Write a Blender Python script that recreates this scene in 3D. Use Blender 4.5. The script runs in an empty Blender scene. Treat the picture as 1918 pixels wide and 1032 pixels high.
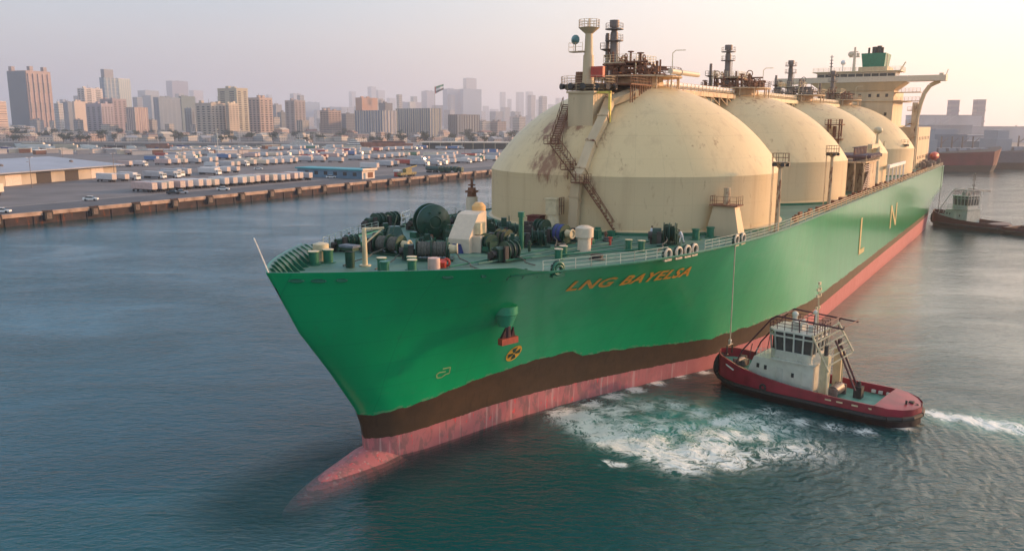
import bpy, bmesh, math, random
from mathutils import Vector, Matrix
import numpy as np
random.seed(7)
R=math.radians
sc=bpy.context.scene; COL=sc.collection
# ------------------------------------------------------------ camera
F,PITCH,ROLL,H=1541.1,R(10.532),R(-0.174),32.125
cd=bpy.data.cameras.new("camera"); cam=bpy.data.objects.new("camera",cd); COL.objects.link(cam)
cd.sensor_fit='HORIZONTAL'; cd.sensor_width=36; cd.lens=F/1918*36; cd.clip_start=0.5; cd.clip_end=60000
cam.location=(0,0,H)
cam.rotation_mode='QUATERNION'
cam.rotation_quaternion=(Matrix.Rotation(R(90)-PITCH,3,'X')@Matrix.Rotation(-ROLL,3,'Z')).to_quaternion()
sc.camera=cam
# ------------------------------------------------------------ world, sun, exposure
SUN_AZ,SUN_EL=R(70),R(11)          # azimuth clockwise from +Y
W=bpy.data.worlds.new("World"); sc.world=W; W.use_nodes=True
nt=W.node_tree; nt.nodes.clear(); N=nt.nodes.new; Lk=nt.links.new
out=N('ShaderNodeOutputWorld')
sky=N('ShaderNodeTexSky'); sky.sky_type='NISHITA'; sky.sun_disc=False; sky.sun_elevation=SUN_EL; sky.sun_rotation=SUN_AZ
sky.dust_density=4; sky.air_density=1.2; sky.ozone_density=2
b1=N('ShaderNodeBackground'); b1.inputs[1].default_value=0.10; Lk(sky.outputs[0],b1.inputs[0])
tc=N('ShaderNodeTexCoord'); sep=N('ShaderNodeSeparateXYZ'); Lk(tc.outputs['Generated'],sep.inputs[0])
el=N('ShaderNodeMapRange'); el.inputs[1].default_value=-0.02; el.inputs[2].default_value=0.75; Lk(sep.outputs[2],el.inputs[0])
def ramp(stops):
    r=N('ShaderNodeValToRGB'); c=r.color_ramp
    while len(c.elements)<len(stops): c.elements.new(0.5)
    for e,(p,k) in zip(c.elements,stops): e.position=p; e.color=(*k,1)
    return r
cool=ramp([(0,(.45,.42,.50)),(.08,(.48,.43,.49)),(.15,(.50,.48,.54)),(.21,(.45,.49,.57)),(.245,(.22,.54,.90)),(.45,(.12,.54,1.02)),(.62,(.22,.50,.80)),(1,(.40,.44,.50))])
warm=ramp([(0,(.95,.78,.66)),(.10,(.95,.79,.68)),(.21,(.92,.82,.75)),(.36,(1.6,1.38,1.18)),(.52,(1.5,1.34,1.18)),(.74,(.60,.61,.64)),(1,(.40,.44,.50))])
back=ramp([(0,(.88,.80,.70)),(.22,(.78,.73,.66)),(.5,(.50,.50,.50)),(1,(.40,.44,.50))]); Lk(el.outputs[0],back.inputs[0])
Lk(el.outputs[0],cool.inputs[0]); Lk(el.outputs[0],warm.inputs[0])
dp=N('ShaderNodeVectorMath'); dp.operation='DOT_PRODUCT'; Lk(tc.outputs['Generated'],dp.inputs[0]); dp.inputs[1].default_value=(math.sin(SUN_AZ),math.cos(SUN_AZ),0)
az=N('ShaderNodeMapRange'); az.interpolation_type='SMOOTHSTEP'; az.inputs[1].default_value=-0.05; az.inputs[2].default_value=0.84; Lk(dp.outputs['Value'],az.inputs[0])
mx=N('ShaderNodeMixRGB'); Lk(az.outputs[0],mx.inputs[0]); Lk(cool.outputs[0],mx.inputs[1]); Lk(warm.outputs[0],mx.inputs[2])
b2=N('ShaderNodeBackground'); b2.inputs[1].default_value=1.0; f1=N('ShaderNodeMapRange'); f1.interpolation_type='SMOOTHSTEP'; f1.inputs[1].default_value=-0.24; f1.inputs[2].default_value=-0.55; Lk(dp.outputs['Value'],f1.inputs[0])
mv=N('ShaderNodeMixRGB'); Lk(f1.outputs[0],mv.inputs[0]); Lk(mx.outputs[0],mv.inputs[1]); Lk(back.outputs[0],mv.inputs[2]); Lk(mv.outputs[0],b2.inputs[0])
ad=N('ShaderNodeAddShader'); Lk(b1.outputs[0],ad.inputs[0]); Lk(b2.outputs[0],ad.inputs[1]); Lk(ad.outputs[0],out.inputs[0])
ld=bpy.data.lights.new("sun",'SUN'); sun=bpy.data.objects.new("sun",ld); COL.objects.link(sun)
ld.energy=5.0; ld.angle=R(1.5); ld.color=(1,.52,.24)
sd=Vector((math.sin(SUN_AZ)*math.cos(SUN_EL),math.cos(SUN_AZ)*math.cos(SUN_EL),math.sin(SUN_EL)))
sun.rotation_mode='QUATERNION'; sun.rotation_quaternion=sd.to_track_quat('Z','Y'); sun.location=(300,100,200)
vs=sc.view_settings; vs.view_transform='Standard'; vs.look='None'; vs.exposure=0.05; vs.gamma=1
sc.cycles.use_denoising=True; sc.cycles.max_bounces=6; sc.cycles.transparent_max_bounces=16; sc.cycles.volume_bounces=1
sc.cycles.sample_clamp_indirect=6
# ------------------------------------------------------------ geometry of the place: pixels of the photo to points
X0,Y0,AL=-14.219,75.195,R(32.581)
AFT=Vector((math.sin(AL),math.cos(AL),0)); PORT=Vector((math.cos(AL),-math.sin(AL),0)); ORG=Vector((X0,Y0,0)); CAM=Vector((0,0,H))
MS=Matrix(((AFT.x,PORT.x,0,X0),(AFT.y,PORT.y,0,Y0),(0,0,-1,0),(0,0,0,1)))
def ray(px,py):
    X=(px-959)/F; Z=-(py-516)/F
    x=X*math.cos(ROLL)+Z*math.sin(ROLL); z=-X*math.sin(ROLL)+Z*math.cos(ROLL)
    return Vector((x,math.cos(PITCH)+z*math.sin(PITCH),-math.sin(PITCH)+z*math.cos(PITCH)))
def G(px,py,z=0):
    d=ray(px,py); return CAM+d*((z-H)/d.z)
def L(P): q=P-ORG; return Vector((q.dot(AFT),-q.dot(PORT),P.z))   # ship local: x aft, y starboard, z up
def D(px,py,z=17.95): return L(G(px,py,z))
def Vt(px,py,t):      # plane at port offset t
    d=ray(px,py); k=(t-(CAM-ORG).dot(PORT))/d.dot(PORT); return L(CAM+d*k)
def Cs(px,py,s):
    d=ray(px,py); k=(s-(CAM-ORG).dot(AFT))/d.dot(AFT); return L(CAM+d*k)
def march(px,py,inside,k0=60,k1=420,dk=.5):
    d=ray(px,py); k=k0
    while k<k1:
        if inside(L(CAM+d*k)):
            a,b=k-dk,k
            for _ in range(18):
                m=(a+b)/2
                if inside(L(CAM+d*m)): b=m
                else: a=m
            return L(CAM+d*a)
        k+=dk
    return None
# ------------------------------------------------------------ tagging and building
def tag(o,label=None,cat=None,group=None,kind=None):
    if label: o['label']=label
    if cat: o['category']=cat
    if group: o['group']=group
    if kind: o['kind']=kind
    return o
def empty(name,loc=(0,0,0),rz=0,parent=None):
    o=bpy.data.objects.new(name,None); COL.objects.link(o); o.location=loc; o.rotation_euler=(0,0,rz); o.empty_display_size=.5
    if parent: o.parent=parent
    return o
def children(o): return [c for c in bpy.data.objects if c.parent==o]
def dup(o,parent=None,loc=None,rz=None,scale=None,kids=None):
    c=o.copy(); COL.objects.link(c); c.parent=parent
    if loc is not None: c.location=loc
    if rz is not None: c.rotation_euler=(0,0,rz)
    if scale is not None: c.scale=scale
    for ch in (kids if kids is not None else children(o)): dup(ch,c)
    return c
class M:
    def __init__(s): s.v=[]; s.f=[]; s.mi=[]; s.cur=0
    def add(s,vs,fs):
        n=len(s.v); s.v+= [tuple(v) for v in vs]
        for f in fs: s.f.append([i+n for i in f]); s.mi.append(s.cur)
        return s
    def box(s,c,d,rz=0,rx=0,ry=0,top=1.0,topy=None):
        x,y,z=[q/2 for q in d]; ty=top if topy is None else topy
        P=[Vector((sx*x*(top if sz>0 else 1),sy*y*(ty if sz>0 else 1),sz*z)) for sz in(-1,1) for sy in(-1,1) for sx in(-1,1)]
        m=Matrix.Rotation(rz,3,'Z')@Matrix.Rotation(ry,3,'Y')@Matrix.Rotation(rx,3,'X')
        return s.add([m@p+Vector(c) for p in P],[(0,2,3,1),(4,5,7,6),(0,1,5,4),(2,6,7,3),(0,4,6,2),(1,3,7,5)])
    def bx(s,x0,x1,y0,y1,z0,z1): return s.box(((x0+x1)/2,(y0+y1)/2,(z0+z1)/2),(x1-x0,y1-y0,z1-z0))
    def cyl(s,a,b,r0,r1=None,n=12,caps=True):
        a=Vector(a); b=Vector(b); r1=r0 if r1 is None else r1
        d=(b-a).normalized(); u=d.orthogonal().normalized(); w=d.cross(u)
        P=[a+(u*math.cos(i*2*math.pi/n)+w*math.sin(i*2*math.pi/n))*r0 for i in range(n)]+[b+(u*math.cos(i*2*math.pi/n)+w*math.sin(i*2*math.pi/n))*r1 for i in range(n)]
        f=[(i,(i+1)%n,n+(i+1)%n,n+i) for i in range(n)]
        if caps: f+=[tuple(range(n-1,-1,-1)),tuple(range(n,2*n))]
        return s.add(P,f)
    def tube(s,pts,r,n=6):
        for a,b in zip(pts[:-1],pts[1:]): s.cyl(a,b,r,r,n)
        return s
    def lathe(s,prof,c=(0,0,0),n=24,a0=0,a1=2*math.pi,ax='Z'):
        full=abs(a1-a0-2*math.pi)<1e-6; k=n if full else n+1
        P=[]
        for r,z in prof:
            for i in range(k):
                a=a0+(a1-a0)*i/n; p=Vector((r*math.cos(a),r*math.sin(a),z))
                if ax=='X': p=Vector((p.z,p.x,p.y))
                if ax=='Y': p=Vector((p.x,p.z,p.y))
                P.append(p+Vector(c))
        f=[]
        for j in range(len(prof)-1):
            for i in range(n): f.append((j*k+i,j*k+(i+1)%k,(j+1)*k+(i+1)%k,(j+1)*k+i))
        return s.add(P,f)
    def torus(s,c,Rr,r,ax='Z',n=20,m=8,sx=1,sy=1):
        P=[]
        for i in range(n):
            a=i*2*math.pi/n
            for j in range(m):
                b=j*2*math.pi/m; q=Rr+r*math.cos(b); p=(q*math.cos(a)*sx,q*math.sin(a)*sy,r*math.sin(b))
                if ax=='X': p=(p[2],p[0],p[1])
                if ax=='Y': p=(p[0],p[2],p[1])
                P.append(Vector(p)+Vector(c))
        return s.add(P,[(i*m+j,((i+1)%n)*m+j,((i+1)%n)*m+(j+1)%m,i*m+(j+1)%m) for i in range(n) for j in range(m)])
    def ell(s,c,r,n=14,m=8,z0=-1,jit=0):
        P=[];
        for j in range(m+1):
            a=math.asin(z0)+(math.pi/2-math.asin(z0))*j/m
            for i in range(n):
                b=i*2*math.pi/n; k=1+random.uniform(-jit,jit)
                P.append((c[0]+r[0]*math.cos(a)*math.cos(b)*k,c[1]+r[1]*math.cos(a)*math.sin(b)*k,c[2]+r[2]*math.sin(a)*k))
        return s.add(P,[(j*n+i,j*n+(i+1)%n,(j+1)*n+(i+1)%n,(j+1)*n+i) for j in range(m) for i in range(n)])
    def prism(s,poly,z0,z1):
        n=len(poly); return s.add([(x,y,z0) for x,y in poly]+[(x,y,z1) for x,y in poly],[tuple(range(n-1,-1,-1)),tuple(range(n,2*n))]+[(i,(i+1)%n,n+(i+1)%n,n+i) for i in range(n)])
    def rail(s,pts,h=1.1,r=.03,step=1.6,bars=3):
        for a,b in zip(pts[:-1],pts[1:]):
            a=Vector(a); b=Vector(b); n=max(1,int((b-a).length/step))
            for i in range(n+1):
                p=a.lerp(b,i/n); s.cyl(p,p+Vector((0,0,h)),r,r,4,False)
            for k in range(1,bars+1):
                z=Vector((0,0,h*k/bars)); s.cyl(a+z,b+z,r*.8,r*.8,4,False)
        return s
    def build(s,name,mat,parent=None,loc=None,smooth=True,ang=35):
        me=bpy.data.meshes.new(name); me.from_pydata(s.v,[],s.f); me.update()
        for m in (mat if isinstance(mat,(list,tuple)) else [mat]): me.materials.append(m)
        if any(s.mi): me.polygons.foreach_set('material_index',s.mi)
        bm=bmesh.new(); bm.from_mesh(me); bmesh.ops.recalc_face_normals(bm,faces=bm.faces); bm.to_mesh(me); bm.free()
        if smooth:
            me.polygons.foreach_set('use_smooth',[True]*len(me.polygons)); me.set_sharp_from_angle(angle=R(ang))
        o=bpy.data.objects.new(name,me); COL.objects.link(o)
        if parent: o.parent=parent
        if loc is not None: o.location=loc
        return o
# ------------------------------------------------------------ materials
MATS={}
def nodes(name):
    m=bpy.data.materials.new(name); m.use_nodes=True; t=m.node_tree
    return m,t,t.nodes['Principled BSDF'],t.nodes.new,t.links.new
def mat(name,c,rough=.6,metal=0,var=.15,scale=1.5,rust=0,spec=.5,bump=0,streak=0):
    if name in MATS: return MATS[name]
    m,t,p,n,l=nodes(name)
    tc=n('ShaderNodeTexCoord'); nz=n('ShaderNodeTexNoise'); nz.inputs['Scale'].default_value=scale; nz.inputs['Detail'].default_value=6
    mp=n('ShaderNodeMapping'); l(tc.outputs['Object'],mp.inputs[0]); l(mp.outputs[0],nz.inputs[0])
    if streak: mp.inputs['Scale'].default_value=(1,1,.15)
    r=n('ShaderNodeValToRGB'); r.color_ramp.elements[0].position=.3; r.color_ramp.elements[1].position=.7
    r.color_ramp.elements[0].color=(*[q*(1-var) for q in c],1); r.color_ramp.elements[1].color=(*[min(1,q*(1+var)) for q in c],1)
    l(nz.outputs[0],r.inputs[0]); col=r.outputs[0]
    if rust:
        n2=n('ShaderNodeTexNoise'); n2.inputs['Scale'].default_value=scale*1.7; n2.inputs['Detail'].default_value=8; n2.inputs['Roughness'].default_value=.7
        mp2=n('ShaderNodeMapping'); mp2.inputs['Scale'].default_value=(1,1,.3); mp2.inputs['Location'].default_value=(3,5,1); l(tc.outputs['Object'],mp2.inputs[0]); l(mp2.outputs[0],n2.inputs[0])
        r2=n('ShaderNodeMapRange'); r2.inputs[1].default_value=.68-rust*.3; r2.inputs[2].default_value=.78-rust*.3; l(n2.outputs[0],r2.inputs[0])
        mix=n('ShaderNodeMixRGB'); l(r2.outputs[0],mix.inputs[0]); l(col,mix.inputs[1]); mix.inputs[2].default_value=(.16,.05,.02,1); col=mix.outputs[0]
    l(col,p.inputs['Base Color']); p.inputs['Roughness'].default_value=rough; p.inputs['Metallic'].default_value=metal; p.inputs['Specular IOR Level'].default_value=spec
    if bump:
        b=n('ShaderNodeBump'); b.inputs['Strength'].default_value=bump; b.inputs['Distance'].default_value=.05; l(nz.outputs[0],b.inputs['Height']); l(b.outputs[0],p.inputs['Normal'])
    MATS[name]=m; return m
def mth(t,op,a,b=None,c=None):
    x=t.nodes.new('ShaderNodeMath'); x.operation=op
    for i,q in enumerate((a,b,c)):
        if q is None: continue
        if isinstance(q,(int,float)): x.inputs[i].default_value=q
        else: t.links.new(q,x.inputs[i])
    return x.outputs[0]
def mixc(t,f,a,b):
    x=t.nodes.new('ShaderNodeMixRGB')
    for i,q in enumerate((f,a,b)):
        if isinstance(q,tuple): x.inputs[i].default_value=(*q,1)
        elif isinstance(q,(int,float)): x.inputs[i].default_value=q
        else: t.links.new(q,x.inputs[i])
    return x.outputs[0]
def noise(t,vec,scale,detail=4,rough=.55,dist=0,sc3=None,out=0):
    x=t.nodes.new('ShaderNodeTexNoise'); x.inputs['Scale'].default_value=scale; x.inputs['Detail'].default_value=detail; x.inputs['Roughness'].default_value=rough; x.inputs['Distortion'].default_value=dist
    if sc3:
        mp=t.nodes.new('ShaderNodeMapping'); mp.inputs['Scale'].default_value=sc3[:3]
        if len(sc3)>3: mp.inputs['Rotation'].default_value=(0,0,sc3[3])
        t.links.new(vec,mp.inputs[0]); vec=mp.outputs[0]
    t.links.new(vec,x.inputs[0]); return x.outputs[out]
def facade(name,wall,glass,fh=3.4,bw=3.6,wz=.5,wx=.6,rough=.7):
    if name in MATS: return MATS[name]
    wall=tuple(.80*(q*.8+.2*sum(wall)/3) for q in wall); m,t,p,n,l=nodes(name); tc=n('ShaderNodeTexCoord'); sp=n('ShaderNodeSeparateXYZ'); l(tc.outputs['Object'],sp.inputs[0])  # walls dimmed and mixed with grey: distance haze put into their colour
    u=mth(t,'ADD',sp.outputs[0],sp.outputs[1]); fu=mth(t,'FRACT',mth(t,'DIVIDE',u,bw)); fz=mth(t,'FRACT',mth(t,'DIVIDE',sp.outputs[2],fh))
    a=mth(t,'MULTIPLY',mth(t,'LESS_THAN',fu,wx),mth(t,'LESS_THAN',fz,wz))
    ge=n('ShaderNodeNewGeometry'); sg=n('ShaderNodeSeparateXYZ'); l(ge.outputs['Normal'],sg.inputs[0]); a=mth(t,'MULTIPLY',a,mth(t,'LESS_THAN',sg.outputs[2],.5))
    nz=noise(t,tc.outputs['Object'],.08,3); w=mixc(t,nz,tuple(q*.8 for q in wall),tuple(min(1,q*1.2) for q in wall))
    l(mixc(t,a,w,glass),p.inputs['Base Color']); l(mth(t,'MULTIPLY_ADD',a,-.5,rough),p.inputs['Roughness'])
    MATS[name]=m; return m
cream=mat('cream_paint',(.56,.43,.27),.55,var=.12,scale=.5,rust=.12,streak=1)
cream2=mat('cream_paint_rusty',(.54,.40,.25),.6,var=.15,scale=.8,rust=.5,streak=1)
pale=mat('pale_cream',(.62,.52,.40),.5,var=.08,scale=2,rust=.1)
dgreen=mat('dark_green_paint',(.006,.05,.030),.4,var=.3,scale=2)
mgreen=mat('green_paint',(.012,.14,.08),.4,var=.2,scale=2,rust=.1)
deckg=mat('deck_green',(.085,.19,.145),.6,var=.2,scale=.35,rust=.12)
dkmetal=mat('dark_metal',(.05,.045,.045),.5,.3,var=.3)
grymetal=mat('grey_metal',(.18,.15,.14),.5,.2,var=.2,rust=.3)
brown=mat('rusty_brown',(.20,.09,.05),.8,var=.3,rust=.5)
ropem=mat('rope',(.10,.10,.085),.9,var=.5,scale=8,bump=.4)
white=mat('white_paint',(.78,.77,.75),.5,var=.06,rust=.08)
railm=mat('rail_paint',(.34,.42,.38),.5,var=.2,rust=.2)
yellow=mat('yellow_paint',(.75,.60,.12),.5,var=.1)
red=mat('red_paint',(.45,.05,.03),.5,var=.25)
blue=mat('blue_cover',(.03,.05,.20),.7,var=.3)
rubber=mat('black_rubber',(.02,.02,.022),.7,var=.3,scale=4)
glassm=mat('dark_glass',(.03,.035,.04),.12,var=.3,scale=.8)
glow_orange=mat('sun_glow_orange',(.80,.33,.03),.5,var=.12,scale=3)  # colour of the ventilator ring that imitates sun glow
skinm=mat('skin',(.33,.19,.12),.6,var=.05); hairm=mat('hair',(.02,.015,.012),.8); suit=mat('white_coverall',(.75,.78,.85),.8,var=.08,scale=6); suitb=mat('light_blue_coverall',(.45,.56,.80),.8,var=.08,scale=6)
tugred=mat('tug_red',(.25,.012,.03),.4,var=.3,scale=.6,rust=.12); tugwhite=mat('tug_white',(.62,.62,.55),.5,var=.12,scale=1,rust=.1); tugdeck=mat('tug_deck',(.12,.32,.25),.6,var=.25,scale=.7,rust=.15)
tugdark=mat('tug_dark_red',(.07,.02,.03),.6,var=.3)
sand=mat('sand_trim',(.62,.52,.33),.5,var=.15,rust=.2)
# ============================================================ HULL SHAPE
def interp(x,T):
    if x<=T[0][0]: return T[0][1]
    for (a,b),(c,d) in zip(T[:-1],T[1:]):
        if x<=c: return b+(d-b)*(x-a)/(c-a)
    return T[-1][1]
STEM=[(-8,1.5),(-2,.6),(0,.2),(1.9,.15),(3.3,-.1),(5,-.8),(9.7,-4.1),(14.2,-7.6),(18.3,-9.9),(20,-10.9)]
WL=[(0,0),(.5,.9),(2,2.1),(5,3.3),(10,4.5),(15,5.6),(21,7.4),(28,9.9),(37,13.6),(47,18.0),(58,21.0),(67,22.9),(78,23.9),(90,24.1)]
KL=[(0,0),(1.2,1.5),(4,4.1),(8,7.1),(12,9.9),(16.5,12.8),(21,15.1),(30,19),(38,21.2),(49,23.1),(60,24),(70,24.1)]
AFTW=[(205,24.1),(232,23.6),(245,20),(255,13),(263,6)]
LOA=263.5
def hb(s,z):
    zc=max(0,min(20,z)); d=s-interp(z,STEM)
    if d<=0: return 0
    w=min(1.12,zc/18.2)**2.3
    t=interp(d,WL)*(1-w)+interp(d,KL)*w
    if z<0: t*=1+z*.01
    if s>205 and z<10: 
        k=max(0,min(1,(10-z)/10))**1.3; t=min(t,24.1*(1-k)+interp(s,AFTW)*k)
    return t
def inside_hull(P): return 0<P.z<18.2 and -12<P.x<LOA and -P.y<hb(P.x,P.z) 
def hull_hit(px,py): return march(px,py,inside_hull)
def zt(s): return interp(s,[(-10,18.45),(6.5,18.4),(30,18.15),(60,18.0),(300,18.0)])
DKZ=17.95
def hull_mat():
    m,t,p,n,l=nodes('hull_paint'); tc=n('ShaderNodeTexCoord'); O=tc.outputs['Object']; sp=n('ShaderNodeSeparateXYZ'); l(O,sp.inputs[0]); X,Y,Z=sp.outputs
    at=n('ShaderNodeAttribute'); at.attribute_name='zup'; zu=at.outputs['Fac']
    nb=noise(t,O,.35,6,.6,sc3=(1,1,.6)); zb=mth(t,'ADD',zu,mth(t,'MULTIPLY',mth(t,'SUBTRACT',nb,.5),1.0))
    g=mixc(t,noise(t,O,.25,5,sc3=(1,1,.25)),(.0005,.28,.10),(.001,.38,.14))
    st=noise(t,O,.7,6,.7,sc3=(1,1,.05)); sm=n('ShaderNodeMapRange'); sm.inputs[1].default_value=.6; sm.inputs[2].default_value=.8; l(st,sm.inputs[0])
    g=mixc(t,mth(t,'MULTIPLY',sm.outputs[0],.35),g,(.05,.13,.07))
    fx=mth(t,'FRACT',mth(t,'DIVIDE',X,9.6)); fz2=mth(t,'FRACT',mth(t,'DIVIDE',Z,2.55)); sl=mth(t,'MAXIMUM',mth(t,'LESS_THAN',fx,.008),mth(t,'LESS_THAN',fz2,.022)); g=mixc(t,mth(t,'MULTIPLY',sl,.22),g,(.001,.10,.05))
    sc1=noise(t,O,1.0,8,.72,sc3=(.10,1,2.2)); s1_=n('ShaderNodeMapRange'); s1_.inputs[1].default_value=.60; s1_.inputs[2].default_value=.72; l(sc1,s1_.inputs[0]); lowz=n('ShaderNodeMapRange'); lowz.inputs[1].default_value=13; lowz.inputs[2].default_value=6; l(Z,lowz.inputs[0]); g=mixc(t,mth(t,'MULTIPLY',mth(t,'MULTIPLY',s1_.outputs[0],lowz.outputs[0]),.35),g,(.10,.26,.13))
    ru=noise(t,O,1.3,9,.75,sc3=(1,1,.10)); r_u=n('ShaderNodeMapRange'); r_u.inputs[1].default_value=.68; r_u.inputs[2].default_value=.76; l(ru,r_u.inputs[0]); g=mixc(t,mth(t,'MULTIPLY',r_u.outputs[0],.5),g,(.07,.06,.03))
    br=mixc(t,noise(t,O,.8,7,.65),(.045,.032,.024),(.10,.060,.035))
    # vertical tide marks in the brown
    rd=mixc(t,noise(t,O,.6,6,.6),(.40,.12,.13),(.56,.21,.21))
    # plates: scraped darker and fresher rectangles on the red
    fwd=n('ShaderNodeMapRange'); fwd.inputs[1].default_value=45; fwd.inputs[2].default_value=25; l(X,fwd.inputs[0])
    p1_=noise(t,O,1.15,6,.62,.3,sc3=(1,1,.38)); d1_=n('ShaderNodeMapRange'); d1_.inputs[1].default_value=.50; d1_.inputs[2].default_value=.56; l(p1_,d1_.inputs[0])
    p2_=noise(t,O,1.5,5,.6,.2,sc3=(1.3,1.3,.5)); d2_=n('ShaderNodeMapRange'); d2_.inputs[1].default_value=.62; d2_.inputs[2].default_value=.66; l(p2_,d2_.inputs[0])
    rd=mixc(t,mth(t,'MULTIPLY',mth(t,'MULTIPLY',d1_.outputs[0],fwd.outputs[0]),.6),rd,(.20,.13,.125)); rd=mixc(t,mth(t,'MULTIPLY',mth(t,'MULTIPLY',d2_.outputs[0],fwd.outputs[0]),.8),rd,(.78,.09,.10))
    vl=noise(t,O,2.2,3,.5,sc3=(1,1,.03)); v1_=n('ShaderNodeMapRange'); v1_.inputs[1].default_value=.60; v1_.inputs[2].default_value=.66; l(vl,v1_.inputs[0]); rd=mixc(t,mth(t,'MULTIPLY',v1_.outputs[0],.4),rd,(.62,.45,.42)); br=mixc(t,mth(t,'MULTIPLY',v1_.outputs[0],.25),br,(.03,.02,.018))
    isbr=mth(t,'LESS_THAN',Z,zb); zr=n('ShaderNodeAttribute'); zr.attribute_name='zred'
    isrd=mth(t,'LESS_THAN',Z,mth(t,'ADD',zr.outputs['Fac'],mth(t,'MULTIPLY',mth(t,'SUBTRACT',noise(t,O,1.5,5),.5),.35)))
    # whitish scuffed edge of the green
    ed=mth(t,'MULTIPLY',mth(t,'LESS_THAN',Z,mth(t,'ADD',zb,mth(t,'MULTIPLY',noise(t,O,2,5),.5))),mth(t,'GREATER_THAN',noise(t,O,1.3,4),.52))
    g=mixc(t,mth(t,'MULTIPLY',ed,.45),g,(.20,.28,.17))
    c=mixc(t,isbr,g,br); c=mixc(t,isrd,c,rd); l(c,p.inputs['Base Color'])
    l(mth(t,'MULTIPLY_ADD',isbr,.25,.33),p.inputs['Roughness']); p.inputs['Specular IOR Level'].default_value=.18; l(mth(t,'MULTIPLY_ADD',isbr,-1,1),p.inputs['Coat Weight']); p.inputs['Coat Roughness'].default_value=.16; p.inputs['Coat IOR'].default_value=1.42
    b=n('ShaderNodeBump'); b.inputs['Strength'].default_value=.25; b.inputs['Distance'].default_value=.25; l(noise(t,O,.35,3,sc3=(1,1,.7)),b.inputs['Height']); l(b.outputs[0],p.inputs['Normal'])
    return m
HULL=hull_mat()
ship=empty('gas_carrier',ORG,math.pi/2-AL); tag(ship,'huge green-hulled gas tanker with four cream domes, filling the middle of the photo','ship')
bpy.context.view_layer.update()
# hull shell
us=[0,.25,.6,1.2,2,3,4.2,5.5,7]+[7+i*1.8 for i in range(1,36)]+[75,85,100,125,150,175,195,205]+[205+i*4 for i in range(1,14)]+[261,LOA+.0]
zl=[-8,-6,-4,-2.5,-1.2,0,.8,1.6,2.4,3.3,4.2,5,6,7,8.2,9.7,11.2,12.7,14.2,15.6,17,1e3]
hv=[];
def row(z0):
    r=[]
    for u in us:
        k=max(0,1-u/75); z=z0; 
        xs0=interp(min(z,18.3),STEM); s=u+xs0*k
        z=zt(s) if z0>100 else z0
        if z0>100: s=u+interp(18.3,STEM)*k
        r.append((min(s,LOA),hb(s,z),z))
    return r
rows=[row(z) for z in zl]
ZB=[(-10.9,20),(-5,19.8),(1,19.5),(6.6,19.25),(8.8,18.42)]
def bpt(u,f):
    k=max(0,1-u/75); s0=u+interp(18.3,STEM)*k; z0=zt(s0)-(.03 if f==0 else 0); z=z0
    for _ in range(6): 
        s_=u+interp(z,STEM)*k; z=z0+(max(interp(s_,ZB),z0)-z0)*f
    s_=u+interp(z,STEM)*k; return s_,hb(s_,z),z
NR=len(rows)
for f_ in(.33,.66,1): rows.append([bpt(u,f_) if u<19.5 else rows[NR-1][i] for i,u in enumerate(us)])
h=M(); nu=len(us)
for sg in (-1,1):
    base=len(h.v)
    for r in rows: h.v+= [(a,sg*b,c) for a,b,c in r]
    for j in range(len(rows)-1):
        for i in range(nu-1): h.f.append([base+j*nu+i,base+j*nu+i+1,base+(j+1)*nu+i+1,base+(j+1)*nu+i]); h.mi.append(0)
n0=len(rows)*nu
for j in range(NR-1): h.f.append([j*nu+nu-1,n0+j*nu+nu-1,n0+(j+1)*nu+nu-1,(j+1)*nu+nu-1]); h.mi.append(0)
hull=h.build('hull',HULL,ship,ang=60)
bm=bmesh.new(); bm.from_mesh(hull.data); bmesh.ops.remove_doubles(bm,verts=bm.verts,dist=.002); bmesh.ops.dissolve_degenerate(bm,edges=bm.edges,dist=.001); bmesh.ops.recalc_face_normals(bm,faces=bm.faces); bm.to_mesh(hull.data); bm.free()
hull.data.polygons.foreach_set('use_smooth',[True]*len(hull.data.polygons))
a1=hull.data.attributes.new('zup','FLOAT','POINT'); a2=hull.data.attributes.new('zred','FLOAT','POINT')
ZUP=[(-3,4.6),(4,5.0),(11,6.0),(18,6.6),(24,6.7),(25,5.9),(31,5.6),(38,4.9),(45,4.4),(60,4.6),(90,4.7),(140,4.8),(260,5.2)]
ZRD=[(-3,2.0),(8,2.3),(20,2.4),(45,1.9),(70,2.4),(120,3.2),(260,4.2)]
a1.data.foreach_set('value',[interp(v.co.x,ZUP) for v in hull.data.vertices]); a2.data.foreach_set('value',[interp(v.co.x,ZRD) for v in hull.data.vertices])
# bulbous bow
bb=M(); SB=[(5,-2.2,2.7,2.6),(2.5,-1.7,2.9,2.7),(.6,-1.35,2.75,2.35),(-1.5,-1.4,2.6,2.0),(-3.5,-1.5,2.4,1.85),(-5.5,-1.6,2.1,1.7),(-7.3,-1.7,1.7,1.45),(-8.8,-1.75,1.2,1.1),(-9.9,-1.8,.7,.7),(-10.5,-1.85,.05,.05)]
for x_,zc_,w_,h_ in SB:
    for k in range(24): a=k*math.pi/12; bb.v.append((x_,w_*math.cos(a),zc_+h_*math.sin(a)))
for i in range(len(SB)-1):
    for k in range(24): bb.f.append([i*24+k,i*24+(k+1)%24,(i+1)*24+(k+1)%24,(i+1)*24+k]); bb.mi.append(0)
bulb=bb.build('bulbous_bow',HULL,ship,ang=80)
for nm,vv in(('zup',5),('zred',3)):
    a=bulb.data.attributes.new(nm,'FLOAT','POINT'); a.data.foreach_set('value',[vv]*len(bulb.data.vertices))
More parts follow.
